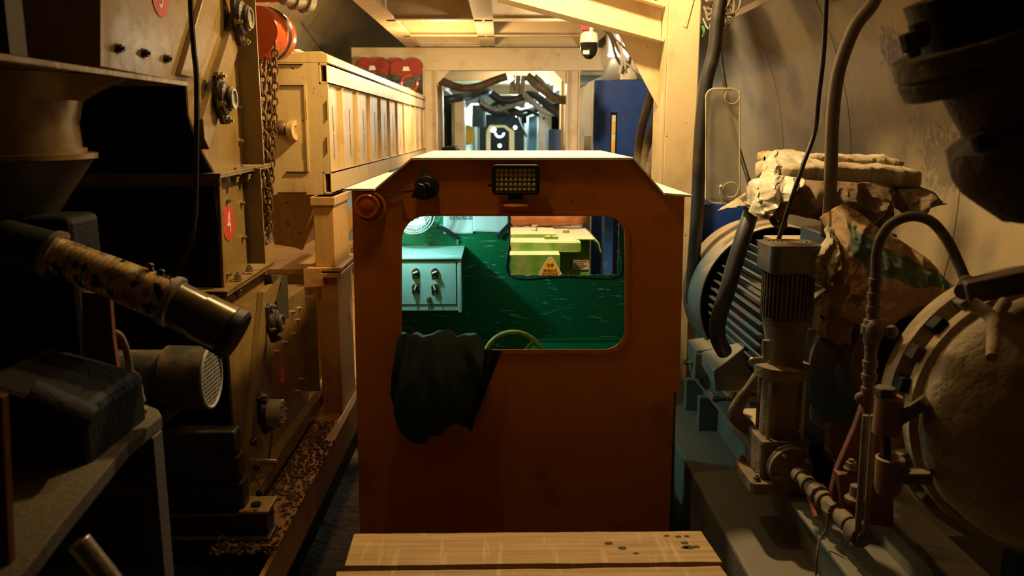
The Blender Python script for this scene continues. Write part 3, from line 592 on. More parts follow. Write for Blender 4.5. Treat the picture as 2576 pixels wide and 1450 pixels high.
# ------------------------------------------------------------------ quilt on the hood
def quilt():
    x0, x1 = -.38, HX(1480, 560, 5.75); zc = zL + .085; m = MB()
    def fn(u, v):
        x = x0 + (x1 - x0) * u; a = 2 * math.pi * v; e = max(0., 1 - abs(2 * u - 1) ** 9) ** .5
        c_, s_ = math.cos(a), math.sin(a); r_ = .115 + .012 * (abs(math.sin(x * 24 + a * 1.2)) ** .6) * (abs(math.sin(x * 24 - a * 1.2)) ** .6) + .01 * nz((x * 4, c_, s_), 2)
        return V((x, 5.72 + 1.15 * r_ * e * c_, zc + .66 * r_ * e * s_))
    m.grid(fn, 120, 48); return m
tag(quilt().build('quilt', QUILT, smooth=True), 'rolled brown quilted cushion lying on the green engine hood behind the rear window', 'quilt')
# ------------------------------------------------------------------ control box on the rear wall
cb = thing('control_box', 'pale teal control box with rotary switches inside the cab, seen through the front window', 'control box', P(1080, 780, 4.45))
DP = .21; yb = YB - DP
def C(px, py): return P(px, py, yb)
cx0, cx1 = C(985, 700).x, C(1160, 700).x; cz0, cz1 = C(1080, 782).z, C(1080, 643).z
m = MB(); m.box(cx0, cx1 - .004, yb + .01, YB - .001, cz0, cz1); m.build('box_body', TEAL, cb, bevel=.002)
m = MB(); hz = .018; m.prism([V((cx0 - .02, yb - .02, cz1 - .006)), V((cx1 + .006, yb - .02, cz1 - .006)), V((cx1 + .012, YB - .002, cz1 + .022)), V((cx0 - .02, YB - .002, cz1 + .022))], (0, 0, -.012)); m.build('rain_hood', TEAL, cb, bevel=.002)
m = MB(); m.box(cx0, C(1158, 700).x, yb - .004, yb + .01, cz0, cz1 - .012); m.build('frame_face', TEAL, cb, bevel=.002)
m = MB(); m.box(C(1153, 700).x, C(1161, 700).x, yb - .010, yb + .03, cz0 - .008, cz1 - .01); m.build('edge_fold', TEAL, cb, bevel=.002)
dx1, dz0, dz1 = C(1149, 700).x, C(1080, 767).z, C(1080, 656).z
m = MB(); m.box(cx0 + .01, dx1, yb - .0048, yb - .003, dz0, dz1); m.build('door_gap', SHADE_BLACK, cb)
m = MB(); m.box(cx0 + .012, dx1 - .003, yb - .008, yb - .003, dz0 + .003, dz1 - .003); dr = m.build('door', TEAL, cb, bevel=.0015)
for i, (px, py, an) in enumerate(((1046, 683, 70), (1094, 683, 68), (1046, 721, 20), (1094, 722, -20))):
    c = C(px, py); y_ = yb - .008
    m = MB(); m.box(c.x - .017, c.x + .017, y_ - .003, y_, c.z - .037, c.z - .008); sw = m.build('switch_plate', SHADE_BLACK, dr)
    m = MB(); m.lathe((c.x, y_, c.z), (0, -1, 0), [(0, .021), (.009, .021), (.011, .017), (.011, 0)], 24); m.build('switch_bezel', CHROME, sw, smooth=True)
    m = MB(); m.lathe((c.x, y_, c.z), (0, -1, 0), [(.010, .016), (.017, .015), (.017, 0)], 20); m.build('switch_body', TAPE, sw, smooth=True)
    t_ = math.radians(an); d = V((math.sin(t_), 0, math.cos(t_)))
    m = MB(); m.beam(V((c.x, y_ - .022, c.z)) - d * .013, V((c.x, y_ - .022, c.z)) + d * .013, .006, .010, (0, 1, 0)); m.build('switch_lever', WHITEP, sw)
    m = MB(); m.box(c.x - .010, c.x + .010, y_ - .0038, y_ - .003, c.z - .034, c.z - .023); m.build('switch_label', STEEL, sw)
c = C(1080, 752); m = MB(); m.lathe((c.x, yb - .008, c.z), (0, -1, 0), [(0, .015), (.007, .014), (.009, .009), (.009, 0)], 20); lk = m.build('lock', CHROME, dr, smooth=True)
m = MB(); m.box(c.x - .001, c.x + .001, yb - .035, yb - .016, c.z - .014, c.z + .006); m.torus((c.x, yb - .03, c.z - .022), (1, 0, 0), .010, .0015, 16, 6); m.beam((c.x + .003, yb - .03, c.z - .028), (c.x - .003, yb - .028, c.z - .060), .007, .002, (0, 1, 0)); m.build('key', CHROME, lk, smooth=True)
# cable out of the box
m = MB(); m.tube([V((cx1 - .01, YB - .05, C(0, 716).z)), V((cx1 + .05, YB - .04, C(0, 712).z)), V((cx1 + .075, YB - .02, C(0, 725).z))], .006, 8); m.build('cable_stub', HOSE, cb, smooth=True)
m = MB(); m.cyl(V((C(1139, 0).x, YB, cz1 + .03)), V((C(1139, 0).x, YB - .02, cz1 + .055)), .006); m.build('wing_screw', STEEL, cb)
# papers and tape on the rear wall
def sheet(pts, nm, m_, lab, cat, amp=.004, dy=.004, group=None):
    a, b, c_, d = pts; mm = MB()
    def fn(u, v):
        q0 = a[0] + (b[0] - a[0]) * u, a[1] + (b[1] - a[1]) * u; q1 = d[0] + (c_[0] - d[0]) * u, d[1] + (c_[1] - d[1]) * u
        p = P(q0[0] + (q1[0] - q0[0]) * v, q0[1] + (q1[1] - q0[1]) * v, YB - dy); p.y -= abs(amp * nz(p, 16, 4)) + amp * v; return p
    mm.grid(fn, 20, 14); return tag(mm.build(nm, m_, smooth=True, solid=.0012), lab, cat, group)
pp = sheet([(1115, 500), (1191, 500), (1191, 588), (1116, 588)], 'paper_sheet', PAPER, 'white paper notice taped on the green rear wall, left sheet near the fan', 'paper', group='papers on the rear wall')
pq = sheet([(1189, 500), (1278, 500), (1280, 586), (1190, 582)], 'paper_sheet', PAPER, 'white paper notice beside the rear window, right sheet', 'paper', dy=.007, group='papers on the rear wall')
a = P(1160, 548, YB - .012); txt('岗位标准', .032, a, (1, 0, 0), (0, 0, 1), mat('grey_print', (.25, .3, .3), .8), 'printed_title', pp)
def strap(pts, lab):
    mm = MB(); ps = [P(x, y, YB - .02) for x, y in pts]; vs = []
    for i, p in enumerate(ps):
        d = (ps[min(i + 1, len(ps) - 1)] - ps[max(i - 1, 0)]).normalized(); s = d.cross(V((0, 1, 0))) * .012; vs.append((p - s, p + s))
    for (a1, b1), (a2, b2) in zip(vs, vs[1:]): mm.poly([a1, b1, b2, a2])
    bmesh.ops.remove_doubles(mm.bm, verts=mm.bm.verts, dist=1e-5); tag(mm.build('tape_strip', TAPE, solid=.0015), lab, 'tape', 'black tape strips holding the papers')
strap([(1098, 570), (1112, 574), (1126, 582), (1138, 592), (1148, 601)], 'black tape strip below the left paper on the green wall')
strap([(1286, 562), (1276, 571), (1264, 583), (1253, 600)], 'black tape strip beside the rear window, below the right paper')
# fan
c = P(1040, 536, 4.36); ax = V((.1, -1, -.12)).normalized()
fan = thing('wire_fan', 'white wire-guard fan at the upper left corner of the cab window', 'fan', c)
R = 54 / FPX * 4.35; e1 = ax.cross(V((0, 0, 1))).normalized(); e2 = e1.cross(ax)
m = MB(); m.torus(c, ax, R, .003, 48, 6); m.torus(c + ax * .045, ax, R * .82, .0022, 40, 6); m.torus(c + ax * .065, ax, R * .3, .003, 24, 6); m.torus(c - ax * .04, ax, R * .8, .0022, 40, 6); m.build('guard_ring', WIREW, fan, smooth=True)
m = MB()
for i in range(56):
    a_ = 2 * math.pi * i / 56; tw = .55; f = lambda an, rr, h: c + (e1 * math.cos(an) + e2 * math.sin(an)) * rr + ax * h
    m.tube([f(a_ - tw, R * .3, .065), f(a_ - tw * .5, R * .62, .06), f(a_ - .1, R * .85, .04), f(a_, R, 0)], .0014, 5, 3); 
m.build('guard_wires', WIREW, fan, smooth=True)['kind'] = 'stuff'
for i in range(3):
    m = MB(); a_ = 2.1 * i; f = lambda rr, an, h: c + (e1 * math.cos(an) + e2 * math.sin(an)) * rr + ax * h
    m.grid(lambda u, v: f(.02 + (R * .8 - .02) * u, a_ + (v - .5) * (1.1 - .3 * u), .015 + .02 * (v - .5)), 8, 8); m.build('blade', TEAL, fan, smooth=True, solid=.002)
m = MB(); m.cyl(c - ax * .07, c + ax * .03, .035, .028); m.build('motor_hub', WHITEP, fan, smooth=True)
m = MB(); m.tube([c - ax * .08, V((c.x, YB - .02, c.z + .06)), V((c.x, YB - .01, c.z + .12))], .009, 8); m.build('mount', WHITEP, fan, smooth=True)
# cab lamp fixture
m = MB(); m.box(CABL.x - .06, CABL.x + .06, 4.05, 4.2, 1.80, 1.82); tag(m.build('cab_lamp', WHITEP), 'small lamp housing under the cab roof, above the fan', 'lamp')
# ------------------------------------------------------------------ lights and horn on the cab front
w_ = thing('work_light', 'black rectangular LED work light with rows of lenses, centred on the orange cab', 'work light', F(1297, 515))
a, b = P(1237, 415, YF - .07), P(1358, 492, YF - .07); yw = YF - .07
m = MB(); m.plate(rrect(1237, 1358, 415, 491, 10), [rrect(1245, 1350, 423, 484, 4)], lambda u, v: P(u, v, yw), (0, .045, 0)); m.build('housing', TAPE, w_, bevel=.003)
m = MB(); m.plate(rrect(1243, 1352, 421, 486, 4), [], lambda u, v: P(u, v, yw + .012), (0, .03, 0)); pn = m.build('reflector_panel', REFL, w_)
mm_ = MB(); mm_.lathe((0, 0, 0), (0, -1, 0), [(0, .0052), (.003, .0068), (.005, .0055), (.0062, .003), (.0064, 0)], 14); bmesh.ops.recalc_face_normals(mm_.bm, faces=mm_.bm.faces)
lme = bpy.data.meshes.new('led_lens'); mm_.bm.to_mesh(lme); mm_.bm.free(); lme.materials.append(LENS); lme.polygons.foreach_set('use_smooth', [True] * len(lme.polygons))
for i in range(9):
    for j in range(5):
        o = bpy.data.objects.new('led_lens', lme); COL.objects.link(o); o.parent = pn; o.location = P(1250.5 + 11.6 * i, 428.5 + 12.2 * j, yw + .012)
m = MB(); m.box(P(1277, 0, yw).x, P(1317, 0, yw).x, yw + .015, yw + .045, P(0, 504, yw).z, P(0, 489, yw).z); m.build('heat_sink', TAPE, w_)
for px in (1278, 1316):
    m = MB(); q = P(px, 498, yw); m.box(q.x - .002, q.x + .002, yw + .01, yw + .05, q.z - .022, q.z + .008); m.build('bracket_arm', STEEL, w_)
m = MB(); q0, q1 = P(1277, 512, yw), P(1318, 512, yw); m.box(q0.x, q1.x, yw + .01, yw + .07, q0.z - .002, q0.z + .002); m.build('bracket_base', STEEL, w_)
m = MB(); q = P(1297, 512, YF - .03); m.lathe(q, (0, 0, -1), [(0, .0), (0, .055), (.008, .06), (.014, .0)], 28); m.build('mount_pad', ORANGE, w_, smooth=True)
m = MB(); m.tube([P(1240, 466, yw + .02), P(1233, 466, yw + .01), P(1229, 468, yw + .02)], .005, 8); m.build('cable_gland', TAPE, w_, smooth=True)
hn = thing('horn', 'round black electric horn mounted left of the work light on the orange cab', 'horn', F(1072, 500))
c = P(1073, 472, YF - .05); m = MB(); rh = 31 / FPX * 3.4
m.lathe(c + V((0, .04, 0)), (0, -1, .05), [(0, 0), (0, rh * .9), (.02, rh), (.03, rh), (.045, rh * .8), (.05, rh * .35), (.065, rh * .3), (.065, 0)], 36); m.build('diaphragm', BLACK, hn, smooth=True)
m = MB(); m.prism([P(x, y, YF - .09) for x, y in ((1041, 478), (1052, 462), (1066, 466), (1073, 506), (1034, 497))], (0, .035, 0)); m.build('trumpet', BLACK, hn, bevel=.003)
m = MB(); m.beam(P(1060, 445, YF - .02), P(1066, 425, YF - .012), .014, .004, (0, 1, 0)); m.build('hanger', DSTEEL, hn)
m = MB(); m.tube([P(1042, 478, YF - .04), P(1030, 482, YF - .03), P(1013, 482, YF - .012)], .004, 8); m.build('lead', BLACK, hn, smooth=True)
sl = thing('signal_lamp', 'round amber signal lamp at the upper left corner of the orange cab', 'signal lamp', F(930, 522))
c = P(932, 521, YF); m = MB(); ra = 41 / FPX * 3.4
m.lathe(c, (0, -1, 0), [(0, ra), (.02, ra), (.022, ra * .86), (.01, ra * .84), (.01, 0)], 40); m.build('lamp_ring', ORANGE, sl, smooth=True)
c2 = P(924, 519, YF - .02); m = MB(); m.lathe(c2 + V((0, .015, 0)), (0, -1, 0), [(0, ra * .8), (.02, ra * .78), (.028, ra * .66), (.024, ra * .5), (.03, ra * .3), (.031, 0)], 40); m.build('lens', AMBER, sl, smooth=True)
m = MB(); m.tube([P(945, 491, YF - .006), P(975, 494, YF - .008), P(1000, 491, YF - .008), P(1014, 484, YF - .008)], .0028, 8); m.build('wire', HOSE, sl, smooth=True)
m = MB(); m.tube([P(916, 484, YF - .012), P(930, 481, YF - .014), P(944, 491, YF - .01)], .008, 8); m.build('wire_cover', mat('dark_drab_tape', (.06, .045, .02), .7), sl, smooth=True)
# ------------------------------------------------------------------ clothes over the sill
top = [(1004, 846), (1008, 836), (1020, 838), (1032, 844), (1050, 836), (1066, 845), (1086, 841), (1102, 833), (1128, 831), (1138, 834), (1150, 847), (1172, 839), (1196, 838), (1208, 850), (1218, 874)]
bot = [(985, 985), (988, 1010), (996, 1050), (1010, 1085), (1026, 1106), (1048, 1116), (1070, 1113), (1083, 1095), (1106, 1093), (1120, 1072), (1142, 1062), (1166, 1066), (1186, 1030), (1200, 985), (1216, 930)]
def jk(u, v):
    a = lerp_path(top, u); b = lerp_path(bot, u)
    if v < .15:        # over the sill and down inside
        k_ = v / .15; p = P(a[0], a[1] + 34 * (1 - k_) ** 2, YF + .11 - .14 * k_)
    else:
        k_ = (v - .15) / .85; p = P(a[0] + (b[0] - a[0]) * k_, a[1] + (b[1] - a[1]) * k_, YF - .03)
        p.y -= .02 + .05 * math.sin(math.pi * min(1, k_ * 1.05)) ** .8
        p.y -= .022 * math.sin(17 * u + 2.4 * math.sin(2.2 * k_ + u * 3) + 3 * nz((u * 2.4, k_ * 1.6, 0))) * (.3 + .7 * (1 - k_) ** .5) + .010 * math.sin(33 * u - 5 * k_ + 2 * nz((u * 4, k_ * 3, 5)))
    p.y -= .012 * nz((u * 5, v * 3, 1)); return p
m = MB(); m.grid(jk, 110, 60); jo = m.build('jacket', JACKET, smooth=True, solid=.004); tag(jo, 'dark green jacket draped over the lower left window sill of the orange cab', 'jacket')
m = cloth([(1196, 882, YF - .02), (1228, 878, YF - .035), (1262, 882, YF - .02)], [(1150, 1056, YF - .03), (1187, 1086, YF - .035), (1190, 1046, YF - .03), (1202, 1040, YF - .02)], 30, 40, .02, .010, 4, .006)
jn = m.build('denim_trousers', JEANS, smooth=True, solid=.004); tag(jn, 'dark navy denim garment hanging beside the jacket over the cab sill', 'trousers')
for p_ in ([(1190, 959), (1208, 963), (1227, 974)], [(1180, 1025), (1196, 1029)], [(1228, 880), (1244, 882), (1258, 883)]):
    m = MB(); m.tube([P(x, y, YF - .062) for x, y in p_], .0016, 6); m.build('seam', mat('pale_stitch', (.16, .13, .14), .9), jn)
# ================================================================== left machinery
X0 = -1.05
def L(a, b, x=X0): return PX(a, b, x)
el = thing('elevator_casing', 'tall bolted sheet-steel elevator casing on the left, with red number badges 5, 4 and 3', 'machine casing', (X0 - .2, 3.3, .62))
def sidebody(pts, nm, dx=-.55, x=X0, m_=CASE, par=el, bev=.003):
    mm = MB(); mm.prism([L(a, b, x) for a, b in pts], (dx, 0, 0)); return mm.build(nm, m_, par, bevel=bev)
sidebody([(252, -160), (252, 168), (470, 209), (475, 290), (497, 360), (522, 405), (541, 437), (613, 423), (606, -160)], 'upper_casing')
sidebody([(541, 440), (614, 426), (624, 686), (559, 726)], 'middle_casing')
sidebody([(563, 731), (669, 664), (672, 700), (709, 692), (712, 760), (774, 716), (777, 1040), (601, 1292)], 'lower_casing')
Yf = L(613, 423).y
def vflange(ya, yb_, pxo, Y, nm='side_flange'):
    mm = MB(); p_, q_ = P(pxo, ya, Y), P(pxo, yb_, Y); mm.box(X0 - .5, P(pxo, (ya + yb_) / 2, Y).x, Y, Y + .012, q_.z, p_.z); mm.build(nm, CASE, el, bevel=.002)
vflange(-160, 414, 648, Yf); vflange(424, 664, 661, Yf); Yf2 = L(772, 850).y; vflange(745, 985, 799, Yf2)
sidebody([(601, 1292), (596, 1292), (558, 731), (564, 728)], 'edge_flange', .012, X0, CASE)
sidebody([(549, 443), (543, 444), (556, 726), (562, 724)], 'edge_flange', .012, X0, CASE)
for (a, b, c_, d) in (((522, 443), (655, 417), 6, 0), ((522, 437), (655, 411), 6, 0), ((540, 742), (668, 662), 7, 0), ((540, 734), (668, 654), 7, 0)):
    p, q = L(*a), L(*b); mm = MB(); mm.hexa([p + V((-.5, 0, -.007)), p + V((.045, 0, -.007)), q + V((.045, 0, -.007)), q + V((-.5, 0, -.007)), p + V((-.5, 0, 0)), p + V((.045, 0, 0)), q + V((.045, 0, 0)), q + V((-.5, 0, 0))]); mm.build('joint_flange', CASE, el)
sidebody([(549, -30), (494, 165), (470, 195), (440, 188), (505, -30)], 'guide_strip', .02)
sidebody([(628, -30), (507, 377), (494, 350), (490, 300), (598, -30)], 'guide_strip', .028)
sidebody([(648, 735), (690, 692), (691, 720), (664, 790), (622, 1020), (606, 1235), (598, 1235)], 'guide_strip', .03)
sidebody([(664, 692), (708, 694), (711, 800), (690, 812)], 'corner_guard', .03, X0, CASE_SHADE)
sidebody([(603, 1290), (803, 1000), (803, 972), (690, 1118), (603, 1258)], 'base_angle', .05)
for a, b in ((600, 270), (602, 355), (607, 511), (610, 597), (571, 505), (572, 690), (748, 806), (738, 841), (717, 862), (696, 885), (757, 955), (749, 985), (705, 1045), (753, 776), (735, 785)): bolt(L(a, b), (1, 0, 0), .009, el)
for a, b in ((295, 122), (361, 134), (416, 148)): bolt(L(a, b), (1, 0, 0), .011, el, DSTEEL)
for a, b, s in ((573, 437, -1), (604, 431, -1), (577, 440, 1), (582, 703, 1), (612, 683, 1), (580, 722, -1)): bolt(L(a, b) + V((.025, 0, 0 if s > 0 else -.012)), (0, 0, s), .014, el)
def badge(px, py, rpx, s_, sz):
    c = L(px, py); r = rpx * abs(X0) / (1262 - px)
    mm = MB(); mm.cyl(c + V((-.001, 0, 0)), c + V((.0025, 0, 0)), r, seg=40); bd = mm.build('number_badge', SIGNR, el)
    txt(s_, r * 1.75, c + V((.0032, 0, 0)), (0, 1, 0), (0, 0, 1), mat('number_white', (.75, .62, .5), .5), 'badge_number', bd, sx=.8)
badge(574, 563, 44, '4', 1); badge(709, 945, 30, '3', 1); badge(401, -8, 50, '5', 1)
def bearing(px, py, rpx, cap=0.):
    c = L(px, py) + V((.028, 0, 0)); r = rpx * abs(X0) / (1262 - px) * 1.0; X = V((1, 0, 0)); ang = math.radians(20)
    mm = MB(); pts = []
    for i in range(4):
        a = ang + math.pi / 2 * i; k = 1.35 if i % 2 else .8
        for j in (-1, 0, 1): t = a + j * .25; pts.append(c + V((0, math.cos(t), math.sin(t))) * r * k * (1 if j == 0 else .95))
    mm.prism(pts, (.018, 0, 0)); bp = mm.build('bearing_block', DSTEEL, el, bevel=.003)
    mm = MB(); mm.lathe(c, X, [(.018, r * .85), (.034, r * .8), (.040, r * .62), (.052, r * .6), (.052, 0)], 28); mm.build('bearing_body', DSTEEL, bp, smooth=True)
    mm = MB(); mm.lathe(c, X, [(.050, r * .5), (.062, r * .5), (.062, r * .40), (.055, r * .38), (.055, 0)], 28); mm.build('shaft_ring', STEEL, bp, smooth=True)
    for i in range(4):
        a = ang + math.pi / 2 * i; k = 1.15 if i % 2 else .72
        if i % 2 or not cap: bolt(c + V((.018, math.cos(a) * r * k, math.sin(a) * r * k)), (1, 0, 0), .013, bp)
    if cap:
        mm = MB(); mm.lathe(c + V((.02, 0, 0)), X, [(0, r * .75), (cap, r * .75), (cap + .004, r * .7), (cap + .004, 0)], 32); cp = mm.build('bearing_cap', mat('cream_cap', (.50, .42, .28), .4), bp, smooth=True)
        for i in range(6): a = 1.05 * i; bolt(c + V((.024 + cap, math.cos(a) * r * .55, math.sin(a) * r * .55)), (1, 0, 0), .006, cp)
bearing(573, 45, 52); bearing(528, 248, 50); bearing(661, 812, 42); bearing(640, 1040, 46, .07)
m = MB(); m.beam(L(655, 1060) + V((.06, 0, 0)), L(640, 1165) + V((.06, 0, 0)), .018, .006, (1, 0, 0)); m.build('tension_arm', CASE, el)
m = MB(); m.cyl(L(625, 1160) + V((0, 0, 0)), L(640, 1165) + V((.09, 0, 0)), .014, seg=12); m.build('tension_pin', BOLT, el, smooth=True)
m = MB(); m.tube([L(612, 1180) + V((.03, 0, 0)), L(622, 1225) + V((.05, 0, 0)), L(618, 1262) + V((.05, 0, 0)), L(640, 1275) + V((.07, 0, 0))], .003, 6); m.build('tie_wire', BOLT, el, smooth=True)
# deep housing behind and below the shelf
m = MB(); m.box(-2.3, X0 - .01, 3.14, 3.43, .62, 2.29); m.build('rear_housing', CASE_SHADE, el)
m = MB(); e0 = [L(a, b) for a, b in ((475, 206), (478, 290), (510, 400), (546, 440), (560, 728), (598, 1290))]
m.box(-2.3, X0 - .004, 3.085, 3.115, .62, 1.94); m.build('end_plate', SHADE_BLACK, el)  # near-black plate added so the casing's camera-facing end reads as shaded
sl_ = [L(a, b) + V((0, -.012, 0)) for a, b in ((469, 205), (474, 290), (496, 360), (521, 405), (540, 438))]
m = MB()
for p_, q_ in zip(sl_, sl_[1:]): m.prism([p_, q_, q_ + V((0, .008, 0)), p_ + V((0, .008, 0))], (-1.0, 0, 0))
m.build('sloping_shade_plate', SHADE_BLACK, el)  # dark strips added over the slanting casing end to stand for shade
# front plinth blocks
Yp = 2.98
pl_ = thing('plinth', 'stack of dark ribbed steel plinth blocks at the foot of the numbered casing', 'plinth', (-1.2, Yp, .45))
def Q(a, b): return P(a, b, Yp)
m = MB(); m.box(Q(415, 1350).x, Q(672, 1320).x, Yp, Yp + .10, Q(600, 1345).z, Q(600, 1297).z); m.build('upper_block', CASE_SHADE, pl_, bevel=.004)
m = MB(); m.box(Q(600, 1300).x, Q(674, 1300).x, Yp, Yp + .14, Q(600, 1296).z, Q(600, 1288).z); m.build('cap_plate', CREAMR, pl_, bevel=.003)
m = MB(); m.box(-1.9, Q(405, 1350).x, Yp - .02, Yp + .1, .45, .80); m.build('side_block', CASE_SHADE, pl_, bevel=.006)
m = MB(); m.box(-2.0, -.92, 1.5, Yp - .035, .05, .52); m.build('dark_sill', SHADE_BLACK, pl_)
m = MB(); m.box(Q(405, 1350).x, Q(683, 1350).x, Yp - .03, Yp + .1, Q(600, 1470).z, Q(600, 1348).z); m.build('lower_block', CASE_SHADE, pl_, bevel=.006)
for i, (ya, yb_) in enumerate(((1092, 1152), (1157, 1215), (1222, 1290))):
    m = MB(); m.box(Q(405, 1200).x, Q(592 + 6 * i, 1200).x, Yp + .02, Yp + .10, Q(600, yb_).z, Q(600, ya).z); rb = m.build('ribbed_block', CASE_SHADE, pl_, bevel=.01)
    bolt(V((Q(565 + 4 * i, 0).x, Yp + .02, Q(600, ya + 25).z)), (0, -1, 0), .01, rb, DSTEEL)
m = MB(); m.cyl(Q(635, 1284) + V((0, .05, 0)), Q(635, 1284) + V((0, .05, .004)), .02); m.build('drain_plug', SHADE_BLACK, pl_)
# upper feeder: shelf, side panels and spout
sh = thing('feeder_trough', 'dark feeder trough with a long flange at the top left, above the round spout', 'feeder', (-1.3, 2.2, 2.3))
za = L(470, 207).z
m = MB(); m.box(-1.75, X0 + .035, 1.2, 2.79, za - .018, za - .002); m.build('shelf_flange', CASE, sh, bevel=.003)
m = MB(); m.box(-1.9, -1.22, 1.0, 2.16, za, 3.2); m.build('trough_wall', CASE_SHADE, sh)
for y0, y1 in ((1.78, 1.83), (1.93, 2.0)):
    m = MB(); m.box(-1.22, X0 - .04, y0, y1, za + .010, 3.2); m.build('stiffener', CASE_SHADE, sh)
sp = thing('spout', 'round dark flared spout hanging below the feeder trough at the far left', 'spout', (-1.42, 2.25, 2.08))
sx_ = -1.41
m = MB(); m.lathe((sx_, 2.25, za - .02), (0, 0, -1), [(0, .40), (.03, .33), (.06, .285), (.12, .27), (.20, .275)], 48); m.build('neck', CASE, sp, smooth=True)
m = MB(); m.lathe((sx_, 2.25, 2.10), (0, 0, -1), [(0, 0), (0, .285), (.012, .285), (.014, .31), (.028, .31), (.028, 0)], 48); m.build('flange', CASE, sp, smooth=True)
m = MB(); m.lathe((sx_, 2.25, 2.07), (0, 0, -1), [(0, .30), (.16, .19), (.30, .12), (.30, 0)], 40); m.build('cone', CASE_SHADE, sp, smooth=True)
# flexible wrapped duct
fh = thing('wrapped_hose', 'patchy tan and black corrugated hose with a metal end, sloping down at the left', 'hose', P(350, 740, 2.1))
a, b, c, d, e = P(-160, 560, 2.10), P(139, 642, 2.10), P(428, 757, 2.10), P(452, 768, 2.10), P(585, 838, 2.10)
m = MB(); m.tube([a, (a + b) / 2 + V((0, 0, -.002)), b], .058, 28); m.build('rubber_sleeve', BLACK, fh, smooth=True)
ax = (c - b).normalized(); ln = (c - b).length; pr = [(0, 0)]; n_ = 22
for i in range(n_):
    t_ = ln * i / n_; r = .047 + .011 * i / n_; pr += [(t_, r - .003), (t_ + .001, r), (t_ + ln / n_ - .002, r + .001), (t_ + ln / n_ - .001, r - .003)]
pr.append((ln, 0)); m = MB(); m.lathe(b, ax, pr, 48); m.build('corrugated_wrap', REFLWRAP, fh, smooth=True)
m = MB(); m.lathe(b, ax, [(-.012, 0), (-.012, .062), (.004, .064), (.006, .05)], 40); m.build('clamp_ring', STEEL, fh, smooth=True)
ax2 = (e - d).normalized(); l2 = (e - d).length
m = MB(); m.lathe(c, ax, [(-.004, .050), (-.004, .066), (.012, .068), (.018, .06), (.018, 0)], 40); m.build('clamp_ring', STEEL, fh, smooth=True)
m = MB(); m.lathe(c, ax2, [(0, 0), (.0, .058), (l2 * .55, .060), (l2 * .56, .064), (l2 * 1.08, .067), (l2 * 1.10, .060), (l2 * 1.1, 0)], 44); m.build('metal_nozzle', GLASSY, fh, smooth=True)
m = MB(); m.lathe(c, ax2, [(l2 * 1.10, 0), (l2 * 1.10, .068), (l2 * 1.25, .070), (l2 * 1.3, .062), (l2 * 1.27, .05), (l2 * 1.15, 0)], 44); m.build('end_ring', BLACK, fh, smooth=True)
for px, py in ((376, 668), (404, 684)):
    q = P(px, py, 2.1); m = MB(); m.cyl(q, q + V((.012, 0, -.035)), .006, seg=10); m.ball(q, .009, (1.2, 1, .8), 10); m.build('clamp_screw', DSTEEL, fh, smooth=True)
# gear motor with mesh end
gm = thing('gear_motor', 'dark gear motor with round mesh fan grille, below the wrapped hose at left', 'motor', L(450, 1040, -1.1))
c = L(530, 950, -.97); r = 78 * .97 / (1262 - 530)
m = MB(); m.lathe(c, (-1, 0, 0), [(0, r * .93), (-.004, r), (.05, r * 1.02), (.14, r * 1.04), (.145, r * .9), (.40, r * .9), (.42, r * .6), (.55, r * .5), (.55, 0)], 44); m.build('cowl', mat('worn_dark_cowl', (.055, .06, .045), .35, dirt=(.35, .22, .09), amt=.35, scale=7), gm, smooth=True)
m = MB(); m.torus(c + V((.002, 0, 0)), (1, 0, 0), r * .96, .006, 44, 8); m.build('grille_ring', GREYC, gm, smooth=True)
m = MB()
for i in range(-7, 8):
    t_ = i / 7.5 * r; h_ = math.sqrt(max(0, r * r * .92 - t_ * t_))
    m.beam(c + V((0, t_, -h_)), c + V((0, t_, h_)), .0035, .0035, (1, 0, 0)); m.beam(c + V((0, -h_, t_)), c + V((0, h_, t_)), .0035, .0035, (1, 0, 0))
m.build('grille', GREYC, gm)
m = MB(); m.cyl(c + V((-.02, 0, 0)), c + V((-.016, 0, 0)), r * .95); m.build('fan_disc', SHADE_BLACK, gm)
m = MB(); m.box(c.x - .45, c.x - .12, c.y - .10, c.y + .12, c.z - r - .02, c.z - r * .8); m.build('foot', CASE_SHADE, gm)
# bench with plate at the left edge
tb = thing('steel_bench', 'dark steel bench with a dusty plate corner and square leg in the lower left', 'bench', P(385, 1400, 2.0))
z_ = 1.43
pts = [PZ(a, b, z_) for a, b in ((407, 1046), (398, 1030), (366, 1017), (200, 1035), (-140, 1120), (-140, 1600), (60, 1440), (160, 1310), (322, 1116))]
m = MB(); m.prism([p for p in pts], (0, 0, -.035)); m.build('bench_plate', mat('dusty_bench_top', (.05, .04, .028), .8, dirt=(.03, .025, .02), amt=.4, scale=9, dust=(.13, .10, .05), bump=.3), tb, bevel=.004)
a, b = P(375, 1085, 2.0), P(415, 1085, 2.0)
m = MB(); m.box(P(363, 1200, 2.0).x, P(402, 1200, 2.0).x, 1.98, 2.04, .1, z_ - .035); m.build('leg', mat('grey_leg_paint', (.06, .06, .065), .5, dirt=(.07, .06, .05), amt=.3), tb, bevel=.003)
m = MB(); m.box(-1.35, P(363, 1200, 2.0).x, 2.02, 2.05, .9, .96); m.build('cross_rail', SHADE_BLACK, tb)
q = PZ(352, 1040, z_); m = MB(); m.lathe(q, (0, 0, 1), [(0, .02), (.012, .02), (.015, .012), (.03, .012), (.032, .017), (.045, .015), (.047, 0)], 20); tag(m.build('cap_nut', DUSTM, smooth=True), 'small round knob standing on the dusty bench plate', 'knob')
m = MB(); m.prism([P(a, b, 1.72) for a, b in ((-80, 960), (205, 1040), (222, 1195), (150, 1275), (-80, 1440))], (0, .32, 0)); tag(m.build('machine_housing', SHADE_BLACK, bevel=.02), 'near-black machine housing on the bench plate, left of the orange bracket', 'machine housing')  # black mass added over the bench to hold its deep shade
